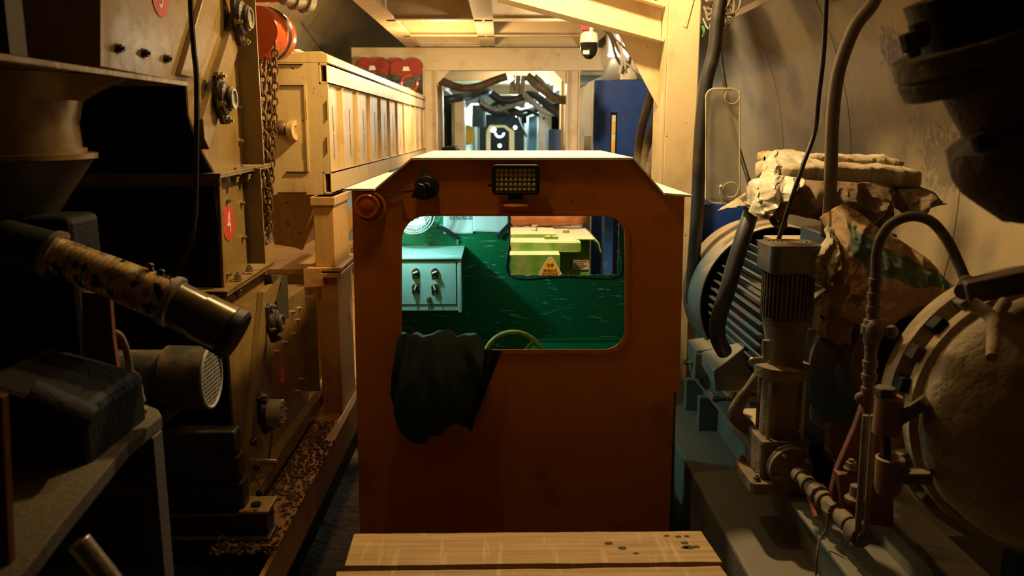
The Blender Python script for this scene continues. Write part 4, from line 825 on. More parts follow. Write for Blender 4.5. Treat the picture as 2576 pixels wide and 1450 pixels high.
m = MB(); m.cyl(P(60, 1010, 1.68), P(215, 1075, 1.72), .05, seg=28); tag(m.build('black_pipe', SHADE_BLACK, smooth=True), 'black pipe stub leaning on the near-black machine housing', 'pipe')
og = thing('orange_bracket', 'grimy orange upright bracket plates in the dark left foreground', 'bracket', P(250, 1200, 2.12))
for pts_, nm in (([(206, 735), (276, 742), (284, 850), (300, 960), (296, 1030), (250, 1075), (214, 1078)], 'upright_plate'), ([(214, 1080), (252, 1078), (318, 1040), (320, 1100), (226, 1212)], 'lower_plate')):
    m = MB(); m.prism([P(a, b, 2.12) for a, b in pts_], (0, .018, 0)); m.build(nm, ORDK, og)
m = MB(); m.box(-1.6, P(206, 900, 2.12).x - .005, 2.13, 2.3, z_ + .0, 1.93); tag(m.build('pump_block', SHADE_BLACK, bevel=.02), 'black machine block in deep shadow left of the orange bracket', 'machine block')
for k_, (pp_, lab) in enumerate((([(283, 835, 2.2), (305, 850, 2.2), (322, 900, 2.2), (326, 950, 2.2), (318, 1000, 2.2)], 'upper dark looped hose right of the orange bracket'), ([(318, 935, 2.25), (338, 945, 2.25), (352, 985, 2.25), (345, 1020, 2.2), (300, 1060, 2.1)], 'lower dark looped hose above the bench plate'))):
    m = MB(); m.tube([P(*q) for q in pp_], .010, 10); tag(m.build('loop_hose', HOSE, smooth=True), lab, 'hose')
m = MB(); m.cyl(P(196, 1362, 1.45), P(290, 1480, 1.45), .022, seg=28); tag(m.build('steel_tube', mat('polished_steel', (.6, .6, .6), .22, 1., amt=.05), smooth=True, bevel=.003), 'short polished steel tube end in the dark bottom left corner', 'tube')
m = MB(); m.prism([P(a, b, 1.3) for a, b in ((-40, 990), (4, 1000), (26, 1480), (-40, 1480))], (0, .02, 0)); tag(m.build('red_side_plate', mat('dark_red_paint', (.12, .025, .012), .5), bevel=.002), 'dark red plate edge at the left border of the view', 'plate')
# hanging black cable
m = MB(); m.tube([P(a, b, 2.62) for a, b in ((478, -60), (480, 20), (487, 120), (494, 190), (495, 300), (494, 420), (492, 520), (484, 590), (462, 655), (436, 715), (430, 800))], .0085, 8); tag(m.build('hanging_cable', BLACK, smooth=True), 'thin black cable hanging in front of the bearings on the left casing', 'cable')
# ================================================================== red chain hoist
Yh = 4.0
ho = thing('chain_hoist', 'glossy red chain hoist hanging at the top left beside the casing', 'chain hoist', P(665, 75, Yh))
c = P(640, 78, Yh)
def lay(nm, y0, y1, r0, r1, m_, off=0): mm = MB(); mm.lathe(c + V((off, y0, 0)), (0, 1, 0), [(0, 0), (0, r0 * .94), (.008, r0), (y1 - y0, r1), (y1 - y0, 0)], 48); mm.build(nm, m_, ho, smooth=True)
lay('red_cover', 0, .07, .112, .124, RED); lay('black_gap', .07, .085, .118, .118, BLACK); lay('rear_cover', .085, .13, .128, .128, RED); lay('chain_wheel_guard', .14, .15, .13, .13, BLACK, .006); lay('rear_drum', .165, .23, .118, .118, RED, .02)
t2 = P(712, -14, Yh)
m = MB(); m.lathe(t2, (.55, .6, -.05), [(0, 0), (0, .045), (.05, .047), (.05, .06), (.07, .062), (.072, .050), (.11, .050), (.11, .066), (.14, .066), (.14, 0)], 36); m.build('trolley_roller', STEEL, ho, smooth=True)
m = MB(); m.box(c.x - .02, t2.x + .03, Yh + .02, Yh + .04, t2.z - .03, t2.z + .2); m.build('hanger_plate', RED, ho)
def chain(path, pitch, r, lab):
    pts = [P(*q) for q in path]; seg = [(b_ - a_).length for a_, b_ in zip(pts, pts[1:])]; tot = sum(seg); n_ = int(tot / pitch)
    root = thing('steel_chain', lab, 'chain', pts[-1], 'chains hanging from the red hoist')
    mm = MB(); mm.torus((0, 0, 0), (0, 1, 0), pitch * .42, r, 16, 6); 
    for v in mm.bm.verts: v.co.z *= 1.45; v.co.x *= .92
    bmesh.ops.recalc_face_normals(mm.bm, faces=mm.bm.faces); me = bpy.data.meshes.new('link'); mm.bm.to_mesh(me); mm.bm.free(); me.materials.append(RUST); me.polygons.foreach_set('use_smooth', [True] * len(me.polygons))
    for i in range(n_):
        d = pitch * (i + .5)
        for (a_, b_), l in zip(zip(pts, pts[1:]), seg):
            if d <= l: break
            d -= l
        else: continue
        o = bpy.data.objects.new('link', me); COL.objects.link(o); o.parent = root; p = a_.lerp(b_, d / l); o.location = p - root.location
        dirq = (b_ - a_).to_track_quat('Z', 'Y'); o.rotation_euler = (dirq @ Quaternion((0, 0, 1), (math.radians(20) if i % 2 else math.radians(105)) + random.uniform(-.2, .2))).to_euler()
chain([(660, 140, 4.05), (662, 300, 4.05), (668, 450, 4.05), (670, 610, 4.05)], .044, .0070, 'leftmost rusty chain strand hanging from the red hoist, next to the casing edge')
chain([(680, 138, 4.10), (679, 300, 4.08), (677, 470, 4.06), (674, 600, 4.05)], .044, .0070, 'middle rusty chain strand hanging from the red hoist')
chain([(692, 105, 3.96), (692, 240, 3.98), (688, 360, 4.0), (681, 470, 4.02), (676, 560, 4.03)], .036, .0045, 'rightmost thin chain strand hanging from the red hoist, nearest the yellow hopper')
# ================================================================== planks of the flat wagon
fw = thing('flat_wagon', 'dark flat wagon frame under the wooden planks at the bottom', 'wagon', (.05, 2.3, .3))
m = MB(); m.box(-.46, .58, 1.2, 2.66, .3, .765); m.build('wagon_frame', SHADE_BLACK, fw)
zp = .80
def plank(pts, lab):
    q = [PZ(a, b, zp) for a, b in pts]; mm = MB(); n_ = 40
    fr0, fr1, bk0, bk1 = q; rg_ = random.Random(len(lab))
    top_ = []
    for i in range(n_ + 1): p = bk0.lerp(bk1, i / n_); top_.append(p + V((0, .004 * nz(p, 14), 0)))
    for i in range(n_ + 1): p = fr1.lerp(fr0, i / n_); top_.append(p + V((0, .004 * nz(p, 11), 0)))
    mm.prism(top_, (0, 0, -.034)); o = mm.build('wooden_plank', WOOD, bevel=.003); tag(o, lab, 'plank', 'planks on the flat wagon'); return o
pk1 = plank([(866, 1424), (1817, 1414), (890, 1343), (1764, 1336)], 'raw wooden plank nearest the orange cab, with knots and dark stains at its right end')
pk2 = plank([(835, 1530), (1880, 1515), (846, 1438), (1812, 1424)], 'raw wooden plank at the bottom edge of the view, in front of the knotted one')
for px, py, rr in ((1531, 1368, 9), (1566, 1380, 10), (1600, 1393, 6), (1677, 1349, 6), (1706, 1351, 7), (1728, 1350, 6), (1722, 1367, 8), (1733, 1378, 12), (1752, 1377, 8), (1722, 1379, 8)):
    c = PZ(px, py, zp); m = MB(); m.lathe(c + V((0, 0, .0008)), (0, 0, 1), [(0, 0), (0, rr * .0011)], 14)
    for v in m.bm.verts: v.co.x = c.x + (v.co.x - c.x) * 1.4 * (1 + .3 * nz(v.co, 90)); 
    m.build('knot', mat('dark_knot', (.05, .03, .012), .8), pk1)
# ================================================================== right side: skid, motor, pump
sk = thing('machine_skid', 'long dusty steel skid beside the walkway on the right, carrying the motor and pump', 'skid', (1.2, 3, .3))
m = MB(); m.prism([(.83, 1.1, .12), (1.75, 1.1, .12), (1.75, 1.1, .67), (.83, 1.1, .67)], (0, 4.0, 0)); m.build('base_block', SKID, sk, bevel=.012)
for x in (1.02, 1.32):
    m = MB(); m.box(x, x + .12, 1.3, 4.35, .84, .855); m.box(x + .05, x + .065, 1.3, 4.35, .67, .84); m.build('rail', SKID, sk, bevel=.003)
for y in (3.95, 4.25):
    m = MB(); m.box(.98, 1.14, y, y + .05, .67, .84); m.build('web_stiffener', SKID, sk)
em = thing('electric_motor', 'large dusty blue finned electric motor right of the cab, under the bags', 'electric motor', (1.45, 3.7, .86))
c = P(1957, 766, 4.2); X_, Z_ = c.x, c.z; Rc, Rb = .405, .335
m = MB(); m.lathe((X_, 4.2, Z_), (0, 1, 0), [(0, Rc - .006), (0, Rc), (.40, Rc + .004), (.46, Rc - .03), (.48, 0)], 72)
m.lathe((X_, 4.2, Z_), (0, 1, 0), [(0, Rc - .006), (.38, Rc - .008)], 72); m.build('fan_cowl', BLUEM, em, smooth=True)
m = MB(); nf = 52
m.lathe((X_, 2.98, Z_), (0, 1, 0), [(0, 0), (0, .20), (.03, .27), (.10, Rb - .06), (1.28, Rb - .06), (1.30, 0)], 60); m.build('stator_body', BLUEM, em, smooth=True)
m = MB()
for i in range(nf):
    a = 2 * math.pi * i / nf
    if 40 < math.degrees(a) < 140 and False: continue
    d = V((math.cos(a), 0, math.sin(a))); t_ = V((-math.sin(a), 0, math.cos(a))) * .004
    p = V((X_, 3.12, Z_)); r0, r1 = Rb - .065, Rb + .025
    m.prism([p + d * r0 - t_ * 1.5, p + d * r1 - t_, p + d * r1 + t_, p + d * r0 + t_ * 1.5], (0, 1.12, 0))
fo = m.build('cooling_fins', BLUEF, em); 
m = MB(); m.lathe((X_, 3.12, Z_), (0, -1, 0), [(0, Rb + .02), (.04, Rb + .02), (.06, Rb - .04), (.16, .16), (.22, .13), (.22, 0)], 60); m.build('end_shield', BLUEM, em, smooth=True)
m = MB()
for i in range(90):
    a = 2 * math.pi * i / 90; m.beam((X_ + math.cos(a) * Rb, 4.24, Z_ + math.sin(a) * Rb), (X_ + math.cos(a) * (Rc - .01), 4.24, Z_ + math.sin(a) * (Rc - .01)), .003, .003, (0, 1, 0))
m.torus((X_, 4.24, Z_), (0, 1, 0), Rb + .02, .002, 72, 5); m.torus((X_, 4.24, Z_), (0, 1, 0), Rb + .045, .002, 72, 5); m.build('cowl_mesh', SHADE_BLACK, em)
m = MB(); m.box(X_ - .12, X_ + .16, 3.3, 3.62, Z_ + Rb - .03, Z_ + Rb + .14); m.build('terminal_box', BLUEM, em, bevel=.008)
m = MB(); m.box(X_ - .16, X_ + .1, 3.62, 4.0, Z_ + Rb - .02, Z_ + Rb + .05); m.build('name_plate_saddle', BLUEM, em, bevel=.006)
for k_, px in enumerate((1952, 1962)):
    q = P(px, 556, 3.35); m = MB(); m.torus(q, (.8, .3, .5), .03, .008, 24, 8); m.build('lifting_ring', RUST, em, smooth=True)
m = MB(); m.box(X_ - .38, X_ - .10, 3.25, 4.15, .86, .93); m.box(X_ + .05, X_ + .35, 3.25, 4.15, .86, .93); m.build('mounting_foot', BLUEM, em, bevel=.006)
mb = thing('tension_base', 'teal-lit motor slide base with adjusting bolts, low on the right beside the cab', 'slide base', (1.15, 4.0, .86))
m = MB(); m.prism([P(a, b, 4.05) for a, b in ((1752, 882), (1835, 870), (1855, 905), (1800, 985), (1785, 1000), (1757, 960))], (0, .22, 0)); m.build('slide_block', SKID, mb, bevel=.006)
m = MB(); m.hexa([P(1765, 920, 3.9), P(1800, 985, 3.55), P(1925, 985, 3.6), P(1890, 900, 3.9), P(1765, 885, 3.9), P(1795, 935, 3.55), P(1900, 850, 3.6), P(1850, 865, 3.9)]); m.build('sloping_leg', SKID, mb, bevel=.006)
for (pa, pb, nm) in (((1725, 912, 4.2), (1762, 912, 4.12), 'adjusting_bolt'), ((1800, 1005, 3.5), (1850, 1003, 3.45), 'adjusting_bolt')):
    a, b = P(*pa), P(*pb); m = MB(); m.cyl(a, b, .010, seg=12); m.lathe(a, b - a, [(-.006, 0), (-.006, .017), (.012, .017), (.012, 0)], 6); m.lathe(b, a - b, [(0, 0), (0, .03), (.012, .03), (.012, 0)], 24); m.build(nm, DUSTM, mb, smooth=True)
m = MB(); q = P(1760, 900, 4.06); m.box(q.x - .03, q.x + .02, 4.02, 4.04, q.z - .10, q.z + .03); m.build('bolt_lug', SKID, mb, bevel=.004)
# vertical multistage pump
Yv = 2.9; pc = P(1983, 700, Yv); cx, = (pc.x,)
def zv(py): return P(1983, py, Yv - .08).z
vp = thing('vertical_pump', 'dusty vertical multistage pump with a square-capped motor, standing on the right skid', 'pump', (cx, Yv, .86))
m = MB(); hw = .094; m.prism([V((cx + a, Yv + b, zv(690))) for a, b in rrect(-hw, hw, -hw, hw, .03, 5)], (0, 0, zv(618) - zv(690))); m.build('motor_cap', mat('scuffed_black_cap', (.07, .065, .06), .32, dirt=(.22, .17, .11), amt=.4, scale=9), vp, bevel=.004)
m = MB()
for r in (.02, .035, .05, .065, .08): m.torus((cx, Yv, zv(618)), (0, 0, 1), r, .003, 36, 6)
m.build('cap_grille', DUSTM, vp, smooth=True)
m = MB(); m.lathe((cx, Yv, zv(812)), (0, 0, 1), [(0, 0), (0, .078), (zv(690) - zv(812), .078), (zv(690) - zv(812), 0)], 40)
for i in range(36):
    a = 2 * math.pi * i / 36; d = V((math.cos(a), math.sin(a), 0)); t_ = V((-math.sin(a), math.cos(a), 0)) * .002; p = V((cx, Yv, zv(808)))
    m.prism([p + d * .076 - t_, p + d * .09 - t_, p + d * .09 + t_, p + d * .076 + t_], (0, 0, zv(692) - zv(808)))
m.build('finned_motor', DUSTM, vp)
m = MB(); H = zv(812) - zv(935)
m.lathe((cx, Yv, zv(935)), (0, 0, 1), [(0, 0), (0, .085), (.012, .068), (H * .5, .066), (H * .85, .078), (H, .082), (H, 0)], 36); m.build('lantern', DUSTM, vp, smooth=True)
m = MB(); m.lathe((cx, Yv, zv(962)), (0, 0, 1), [(0, 0), (0, .094), (.004, .098), (zv(932) - zv(962), .098), (zv(932) - zv(962), 0)], 36); m.build('head_flange', DUSTM, vp, smooth=True)
m = MB(); m.lathe((cx, Yv, zv(1125)), (0, 0, 1), [(0, 0), (0, .07), (zv(960) - zv(1125), .07), (zv(960) - zv(1125), 0)], 40); m.build('barrel', DUSTM, vp, smooth=True)
for a in (45, 135, 225, 315):
    d = V((math.cos(math.radians(a)), math.sin(math.radians(a)), 0)) * .086; m = MB(); m.cyl(V((cx, Yv, zv(1135))) + d, V((cx, Yv, zv(935))) + d, .007, seg=10); m.build('tie_rod', STEEL, vp, smooth=True)
m = MB(); m.prism([V((cx + a, Yv + b, .905)) for a, b in rrect(-.088, .088, -.088, .088, .02, 3)], (0, 0, zv(1110) - .905)); m.build('pump_foot', DUSTM, vp, bevel=.006)
m = MB(); m.prism([V((cx + a, Yv + b, .862)) for a, b in rrect(-.125, .115, -.12, .12, .03, 4)], (0, 0, .045)); m.build('base_plate', DUSTM, vp, bevel=.005)
for a, b in ((-.10, -.09), (-.10, .09), (.09, -.09)): bolt((cx + a, Yv + b, .907), (0, 0, 1), .012, vp, DUSTM)
fl = P(1990, 1180, Yv - .13); ax_ = V((.05, -1, -.05))
m = MB(); m.lathe(fl + V((0, .06, 0)), ax_, [(-.05, 0), (-.05, .045), (.02, .045), (.02, .078), (.036, .079), (.036, .070), (.042, .070), (.042, .079), (.058, .078), (.060, .05), (.060, 0)], 40); m.build('suction_flange', DUSTM, vp, smooth=True)
for a in (30, 120, 210, 300): bolt(fl + V((.06 * math.cos(math.radians(a)), -.006, .06 * math.sin(math.radians(a)))), ax_, .008, vp, DUSTM)
m = MB(); q = P(1925, 905, Yv - .08); m.cyl(q, q + V((-.05, -.03, .005)), .012, seg=10); m.ball(q + V((-.055, -.033, .006)), .013); m.cyl(q + V((0, 0, .07)), q + V((0, 0, .0)), .014, seg=12); m.build('vent_cock', STEEL, vp, smooth=True)
m = MB(); m.tube([P(1905, 945, 3.0), P(1885, 975, 3.0), P(1862, 1010, 3.02), P(1850, 1045, 3.05), P(1880, 1075, 3.1)], [.018, .018, .024, .03, .03], 14); m.build('elbow_pipe', DUSTM, vp, smooth=True)
sp2 = thing('suction_pipe', 'grimy jointed pipe running from the vertical pump flange towards the lower right', 'pipe', P(2100, 1290, 2.5))
pa, pb = P(2003, 1190, 2.72), P(2175, 1358, 2.28); d = pb - pa; l_ = d.length
m = MB(); m.lathe(pa, d, [(0, 0), (0, .020), (l_ * 1.0, .024), (l_, 0)], 20); m.build('pipe_run', DUSTM, sp2, smooth=True)
for t_, r, ln_ in ((.02, .026, .03), (.17, .028, .02), (.30, .034, .035), (.42, .030, .02), (.55, .036, .04), (.70, .030, .05), (.86, .036, .05)):
    m = MB(); m.lathe(pa + d * t_, d, [(0, 0), (0, r), (ln_, r), (ln_, 0)], 8 if t_ in (.3, .55) else 20); m.build('pipe_union', DUSTM, sp2, bevel=.002)
m = MB(); m.beam(pa + d * .2 + V((-.015, -.02, 0)), pa + d * .42 + V((-.03, -.03, -.05)), .012, .006); m.build('valve_handle', mat('faded_red_grip', (.30, .08, .05), .5, dirt=(.15, .1, .08), amt=.4), sp2)
m = MB(); m.tube([P(2083, 1290, 2.42), P(2078, 1330, 2.42), P(2062, 1362, 2.42), P(2056, 1395, 2.4), P(2052, 1450, 2.38)], .0035, 6); tag(m.build('cord', DUSTM, smooth=True), 'thin dusty cord dangling from the jointed pipe near the bottom', 'cord')
# vertical riser with fittings and hose arch
rs = thing('riser_pipe', 'thin vertical riser with stacked fittings and a ball valve, in the right foreground', 'pipe', P(2150, 1330, 2.25))
m = MB(); m.cyl(P(2158, 1335, 2.25), P(2178, 1045, 2.25), .0095, seg=14); m.cyl(P(2178, 1335, 2.28), P(2197, 1045, 2.28), .0085, seg=14); m.build('twin_tubes', DUSTM, rs, smooth=True)
pr = []; a, b = P(2181, 1040, 2.22), P(2203, 700, 2.22); ll = (b - a).length; rg = random.Random(2)
segs = [(0, .013), (.05, .019), (.10, .015), (.15, .020), (.20, .016), (.26, .021), (.30, .017), (.35, .020), (.40, .016), (.48, .018), (.53, .022), (.60, .030), (.66, .024), (.70, .017), (.76, .020), (.80, .016), (.86, .019), (.90, .015), (.95, .018), (1.0, .014)]
pr = [(0, 0)]
for (t0, r0), (t1, r1) in zip(segs, segs[1:] + [(1.05, .014)]): pr += [(t0 * ll, r0), (t1 * ll - .001, r0)]
pr.append((pr[-1][0], 0)); m = MB(); m.lathe(a, b - a, pr, 16); m.build('fitting_stack', DUSTM, rs, smooth=True)
m = MB(); q = P(2200, 835, 2.20); m.ball(q, .024, (1, 1, 1.5)); m.cyl(q, q + V((.035, -.005, 0)), .012, seg=12); m.ball(q + V((.045, -.006, 0)), .02, (.8, 1, 1)); m.build('ball_valve', DUSTM, rs, smooth=True)
m = MB(); q = P(2166, 1002, 2.22); m.ball(q, .017, (1, 1, 1)); m.cyl(q, P(2185, 1002, 2.22), .012, seg=12); m.build('side_plug', DUSTM, rs, smooth=True)
m = MB(); m.tube([P(x, y, Y) for x, y, Y in ((2205, 712, 2.22), (2204, 660, 2.22), (2212, 610, 2.21), (2240, 566, 2.2), (2290, 545, 2.18), (2340, 556, 2.15), (2380, 600, 2.12), (2408, 655, 2.1), (2436, 722, 2.06))], .0135, 14)
tag(m.build('arched_hose', HOSE, smooth=True), 'dark hose arching from the riser over to the big round vessel', 'hose')
# big vessel
ve = thing('round_vessel', 'large mud-caked round vessel filling the lower right corner, with a clamped ring', 'vessel', (1.35, 2.0, .7))
vc = P(2700, 1085, 1.92); vx, vz = vc.x, vc.z
ax_ = V((-.12, -1, .06)).normalized(); vcc = V((vx, 1.98, vz)); Rv = .335
m = MB(); pr = [(-.02, Rv * 1.0)]
for i in range(1, 15): t_ = i / 14 * math.pi / 2; pr.append((.17 * math.sin(t_), Rv * math.cos(t_)))
pr[-1] = (pr[-1][0], 0); m.lathe(vcc, ax_, pr, 72)
for v in m.bm.verts: v.co += (v.co - vcc).normalized() * (.006 * nz(v.co, 14) + .003 * nz(v.co, 45))
m.build('domed_head', MUDV, ve, smooth=True)
m = MB(); m.lathe(vcc, -ax_, [(.02, Rv * .97), (.09, Rv * .97), (.09, Rv + .045), (.15, Rv + .05), (.165, Rv + .03), (.17, Rv - .1)], 72); m.build('shell_ring', MUDV, ve, smooth=True)
m = MB(); m.lathe(vcc, -ax_, [(.005, Rv + .0), (.01, Rv + .018), (.05, Rv + .02), (.06, Rv - .01)], 72); m.build('head_flange', MUDV, ve, smooth=True)
e1 = V((1, 0, 0)); e1 = (e1 - ax_ * e1.dot(ax_)).normalized(); e2 = ax_.cross(e1); 
if e2.z < 0: e2 = -e2
for a in (98, 112, 126, 140, 154, 168, 200, 220):
    t_ = math.radians(a); d = e1 * math.cos(t_) + e2 * math.sin(t_); q = vcc - ax_ * .07 + d * (Rv + .012)
    tg = -e1 * math.sin(t_) + e2 * math.cos(t_)
    m = MB(); m.prism([q - tg * .02 - ax_ * -.035 - d * .02, q + tg * .02 + ax_ * .035 - d * .02, q + tg * .02 + ax_ * .035 + d * .03, q - tg * .02 + ax_ * .035 + d * .03], -ax_ * .09); m.build('ring_clamp', SHADE_BLACK if int(a) % 28 == 0 else DUSTM, ve, bevel=.005)
br = P(2505, 760, 1.98)
m = MB(); m.tube([P(2445, 765, 1.9), P(2495, 800, 1.86), P(2500, 850, 1.80), P(2495, 900, 1.74)], [.018, .016, .016, .012], 10); m.tube([P(2530, 760, 1.9), P(2505, 800, 1.87), P(2498, 850, 1.80)], .015, 10); m.build('y_bracket', MUDV, ve, smooth=True)
m = MB(); m.beam(P(2425, 735, 2.0), P(2640, 690, 1.95), .07, .055); m.build('top_fitting', mat('brown_fitting', (.10, .055, .03), .6, dirt=(.2, .14, .08), amt=.4), ve, bevel=.008)
m = MB(); q = P(2424, 735, 2.0); m.cyl(q, P(2436, 712, 2.04), .022, seg=14); m.build('hose_ferrule', DUSTM, ve, smooth=True)
# swing bolt assembly in front of the ring
sb = thing('swing_bolt', 'rusty two-part swing bolt clamp with threaded rod between riser and vessel', 'clamp', P(2230, 1245, 2.02))
q = P(2228, 1090, 2.02); k_ = 2.1 / 2100
m = MB(); m.lathe(q, (.03, 0, 1), [(0, 0), (0, .034), (.095, .035), (.10, .03), (.10, 0)], 28); m.build('upper_sleeve', mat('rusty_sleeve', (.30, .17, .08), .6, dirt=(.35, .12, .05), amt=.4), sb, smooth=True)
m = MB(); q2 = P(2226, 996, 2.02); m.lathe(q2, (0, 0, 1), [(0, 0), (0, .028), (.022, .028), (.024, .02), (.024, 0)], 6); m.build('hex_nut', DUSTM, sb, bevel=.002)
m = MB(); a, b = P(2232, 1165, 2.02), P(2228, 1085, 2.02); m.lathe(a, b - a, [(0, 0)] + [(t_ * .0045, .0115 if t_ % 2 else .013) for t_ in range(int((b - a).length / .0045))] + [((b - a).length, 0)], 14); m.build('threaded_rod', DSTEEL, sb, smooth=True)
m = MB(); q3 = P(2232, 1240, 2.02); m.lathe(q3, (0, 0, 1), [(0, 0), (0, .028), (.02, .034), (.095, .036), (.098, .030), (.05, .02), (.05, 0)], 28); m.build('lower_cup', mat('rusty_sleeve', (0, 0, 0)), sb, smooth=True)
m = MB(); m.beam(P(2255, 1060, 2.02), P(2330, 1010, 1.98), .05, .03); m.build('hinge_arm', DUSTM, sb, bevel=.004)
m = MB(); m.beam(P(2255, 1200, 2.0), P(2345, 1200, 1.96), .04, .03); m.build('hinge_arm', DUSTM, sb, bevel=.004)
rp = thing('red_stand', 'dark red cast stand behind the riser pipe at the lower right', 'stand', P(2140, 1290, 2.45))
m = MB(); m.prism([P(a, b, 2.45) for a, b in ((2178, 1000), (2150, 1080), (2105, 1185), (2092, 1240), (2105, 1310), (2250, 1330), (2250, 1000))], (0, .03, 0)); m.build('web_plate', mat('dark_red_cast', (.14, .035, .015), .6, dirt=(.08, .04, .02), amt=.4), rp, bevel=.006)
m = MB(); m.prism([P(a, b, 2.42) for a, b in ((2110, 1195), (2170, 1188), (2200, 1200), (2200, 1300), (2118, 1290))], (0, .05, 0)); m.build('foot_block', mat('dark_red_cast', (0, 0, 0)), rp, bevel=.006)
bolt(P(2140, 1180, 2.42), (0, 0, 1), .016, rp, DUSTM)
m = MB(); q = P(2152, 1262, 2.32); m.lathe(q, (0, 0, 1), [(0, 0), (0, .03), (.012, .032), (.02, .02), (.05, .018), (.05, 0)], 20); tag(m.build('valve_wheel', DUSTM, smooth=True), 'small dusty round valve knob by the foot of the riser pipe', 'valve')
m = MB(); m.box(1.46, 1.75, 1.6, 2.6, .672, .80); m.box(1.5, 1.7, 1.9, 2.3, .80, .95); tag(m.build('pump_plinth', SHADE_BLACK, bevel=.01), 'black machine plinth in shadow under the riser and vessel', 'plinth')
# guard drum behind the riser
gd = thing('belt_guard', 'brown round belt guard with a black opening, behind the riser and below the paper bag', 'guard', P(2330, 1000, 2.85))
q = P(2322, 905, 2.8)
m = MB(); m.lathe(q, (.12, 1, 0), [(0, .165), (0, .235), (.10, .237), (.10, .165), (.02, .165)], 52); m.build('rim', mat('rusty_guard', (.16, .08, .04), .7, dirt=(.08, .05, .03), amt=.5), gd, smooth=True)
m = MB(); m.lathe(q + V((.01, .08, 0)), (.12, 1, 0), [(0, 0), (0, .166)], 40); m.build('dark_core', SHADE_BLACK, gd)
m = MB(); m.prism([P(a, b, 3.05) for a, b in ((2028, 830), (2155, 800), (2125, 940), (2080, 1090), (2040, 1060))], (.0, .06, 0)); tag(m.build('guard_panel', mat('pale_blue_panel', (.22, .28, .33), .5, dirt=(.1, .1, .1), amt=.3), bevel=.006), 'pale blue-grey steel panel behind the vertical pump', 'panel')
m = MB(); m.prism([P(a, b, 3.0) for a, b in ((2150, 830), (2230, 780), (2230, 1150), (2090, 1150), (2085, 1080))], (0, .08, 0)); tag(m.build('brown_frame', mat('rusty_guard', (0, 0, 0)), bevel=.01), 'shadowed brown frame plate between the pale panel and the belt guard', 'frame')
m = MB(); m.beam(P(2340, 730, 3.0), P(2560, 850, 2.6), .08, .05); tag(m.build('dark_rail', SHADE_BLACK), 'black sloping rail behind the arched hose, at the foot of the tunnel wall', 'rail')
# ================================================================== bags and sheets on the motor
def sack(p0, p1, ry, rz, m_=BAGL, wr=.012, sd=1., nu=70, nv=40, pw=.55, sag=0.):
    mm = MB(); p0, p1 = P(*p0), P(*p1); ax = (p1 - p0)
    def fn(u, v):
        a = 2 * math.pi * v; e = max(0., 1 - abs(2 * u - 1) ** 14) ** .5; c_, s_ = math.cos(a), math.sin(a)
        c_ = math.copysign(abs(c_) ** pw, c_); s_ = math.copysign(abs(s_) ** pw, s_)
        p = p0 + ax * u + V((0, ry * c_ * (.25 + .75 * e), rz * s_ * e)); p.z -= sag * (2 * u - 1) ** 2
        n_ = V((0, c_, s_)); return p + n_ * (wr * nz(p, 9, sd) + wr * .6 * nz(p, 24, sd) + wr * .8 * ridge(p, 10, sd) + wr * .4 * ridge(p, 26, sd)) + V((wr * nz(p, 12, sd + 4), 0, 0))
    mm.grid(fn, nu, nv); return mm
tp = thing('folded_bags', 'flat stack of dusty folded paper bags lying on top of the blue motor', 'bags', P(2090, 450, 3.5))
sack((1925, 428, 3.45), (2266, 440, 3.35), .24, .040, sd=2, sag=.01, wr=.006, pw=.35).build('upper_bag', BAGL, tp, smooth=True)
sack((1925, 400, 3.6), (2235, 415, 3.55), .20, .030, sd=5, wr=.012, pw=.5).build('rear_bag', BAGL, tp, smooth=True)
sack((1950, 452, 3.42), (2240, 452, 3.36), .20, .012, sd=7, wr=.01).build('lower_bag', BAGD, tp, smooth=True)
def sheetobj(top, bot, nm, m_, lab, par=None, cat='sheet', **kw):
    mm = cloth(top, bot, **kw); o = mm.build(nm, m_, par, smooth=True, solid=.004)
    if not par: tag(o, lab, cat)
    return o
sheetobj([(1880, 470, 3.38), (1960, 448, 3.2), (2050, 455, 3.12), (2150, 460, 3.12), (2236, 458, 3.15)], [(1868, 500, 3.4), (1905, 548, 3.2), (1990, 540, 3.12), (2090, 560, 3.1), (2180, 608, 3.1)], 'hanging_sheet', BAGD, '', tp, nu=80, nv=40, bulge=.05, fold=.025, freq=9, rough=.022, nscale=7)
sheetobj([(2060, 460, 3.25), (2150, 465, 3.25), (2240, 465, 3.25)], [(2110, 640, 3.25), (2180, 655, 3.25), (2228, 640, 3.25)], 'inner_sheet', BAGD, '', tp, nu=40, nv=30, bulge=.03, fold=.02, freq=5, rough=.02, nscale=7, seed=4)
sheetobj([(2232, 452, 3.2), (2290, 462, 3.15), (2345, 485, 3.1), (2372, 511, 3.08)], [(2225, 510, 3.2), (2280, 545, 3.1), (2320, 535, 3.08), (2370, 513, 3.08)], 'torn_flap', BAGD, '', tp, nu=50, nv=24, bulge=.03, fold=.012, freq=4, rough=.015, nscale=8, seed=8)
pw_ = thing('plastic_wrap', 'crumpled pale plastic and paper wrap at the left end of the bag stack', 'wrap', P(1900, 550, 3.2))
sheetobj([(1905, 455, 3.5), (1925, 400, 3.5), (1945, 378, 3.45), (1990, 384, 3.4), (2060, 400, 3.4)], [(1890, 480, 3.35), (1930, 455, 3.25), (1960, 440, 3.25), (1990, 430, 3.3), (2060, 420, 3.3)], 'upper_fold', PLASTIC, '', pw_, nu=60, nv=30, bulge=.04, fold=.014, freq=8, rough=.022, nscale=9, seed=3)
sheetobj([(1862, 500, 3.5), (1885, 455, 3.3), (1940, 440, 3.2), (2010, 450, 3.12)], [(1875, 508, 3.3), (1893, 545, 3.12), (1925, 552, 3.08), (1985, 480, 3.1)], 'lower_fold', PLASTIC, '', pw_, nu=60, nv=36, bulge=.05, fold=.022, freq=8, rough=.03, nscale=10, seed=6)
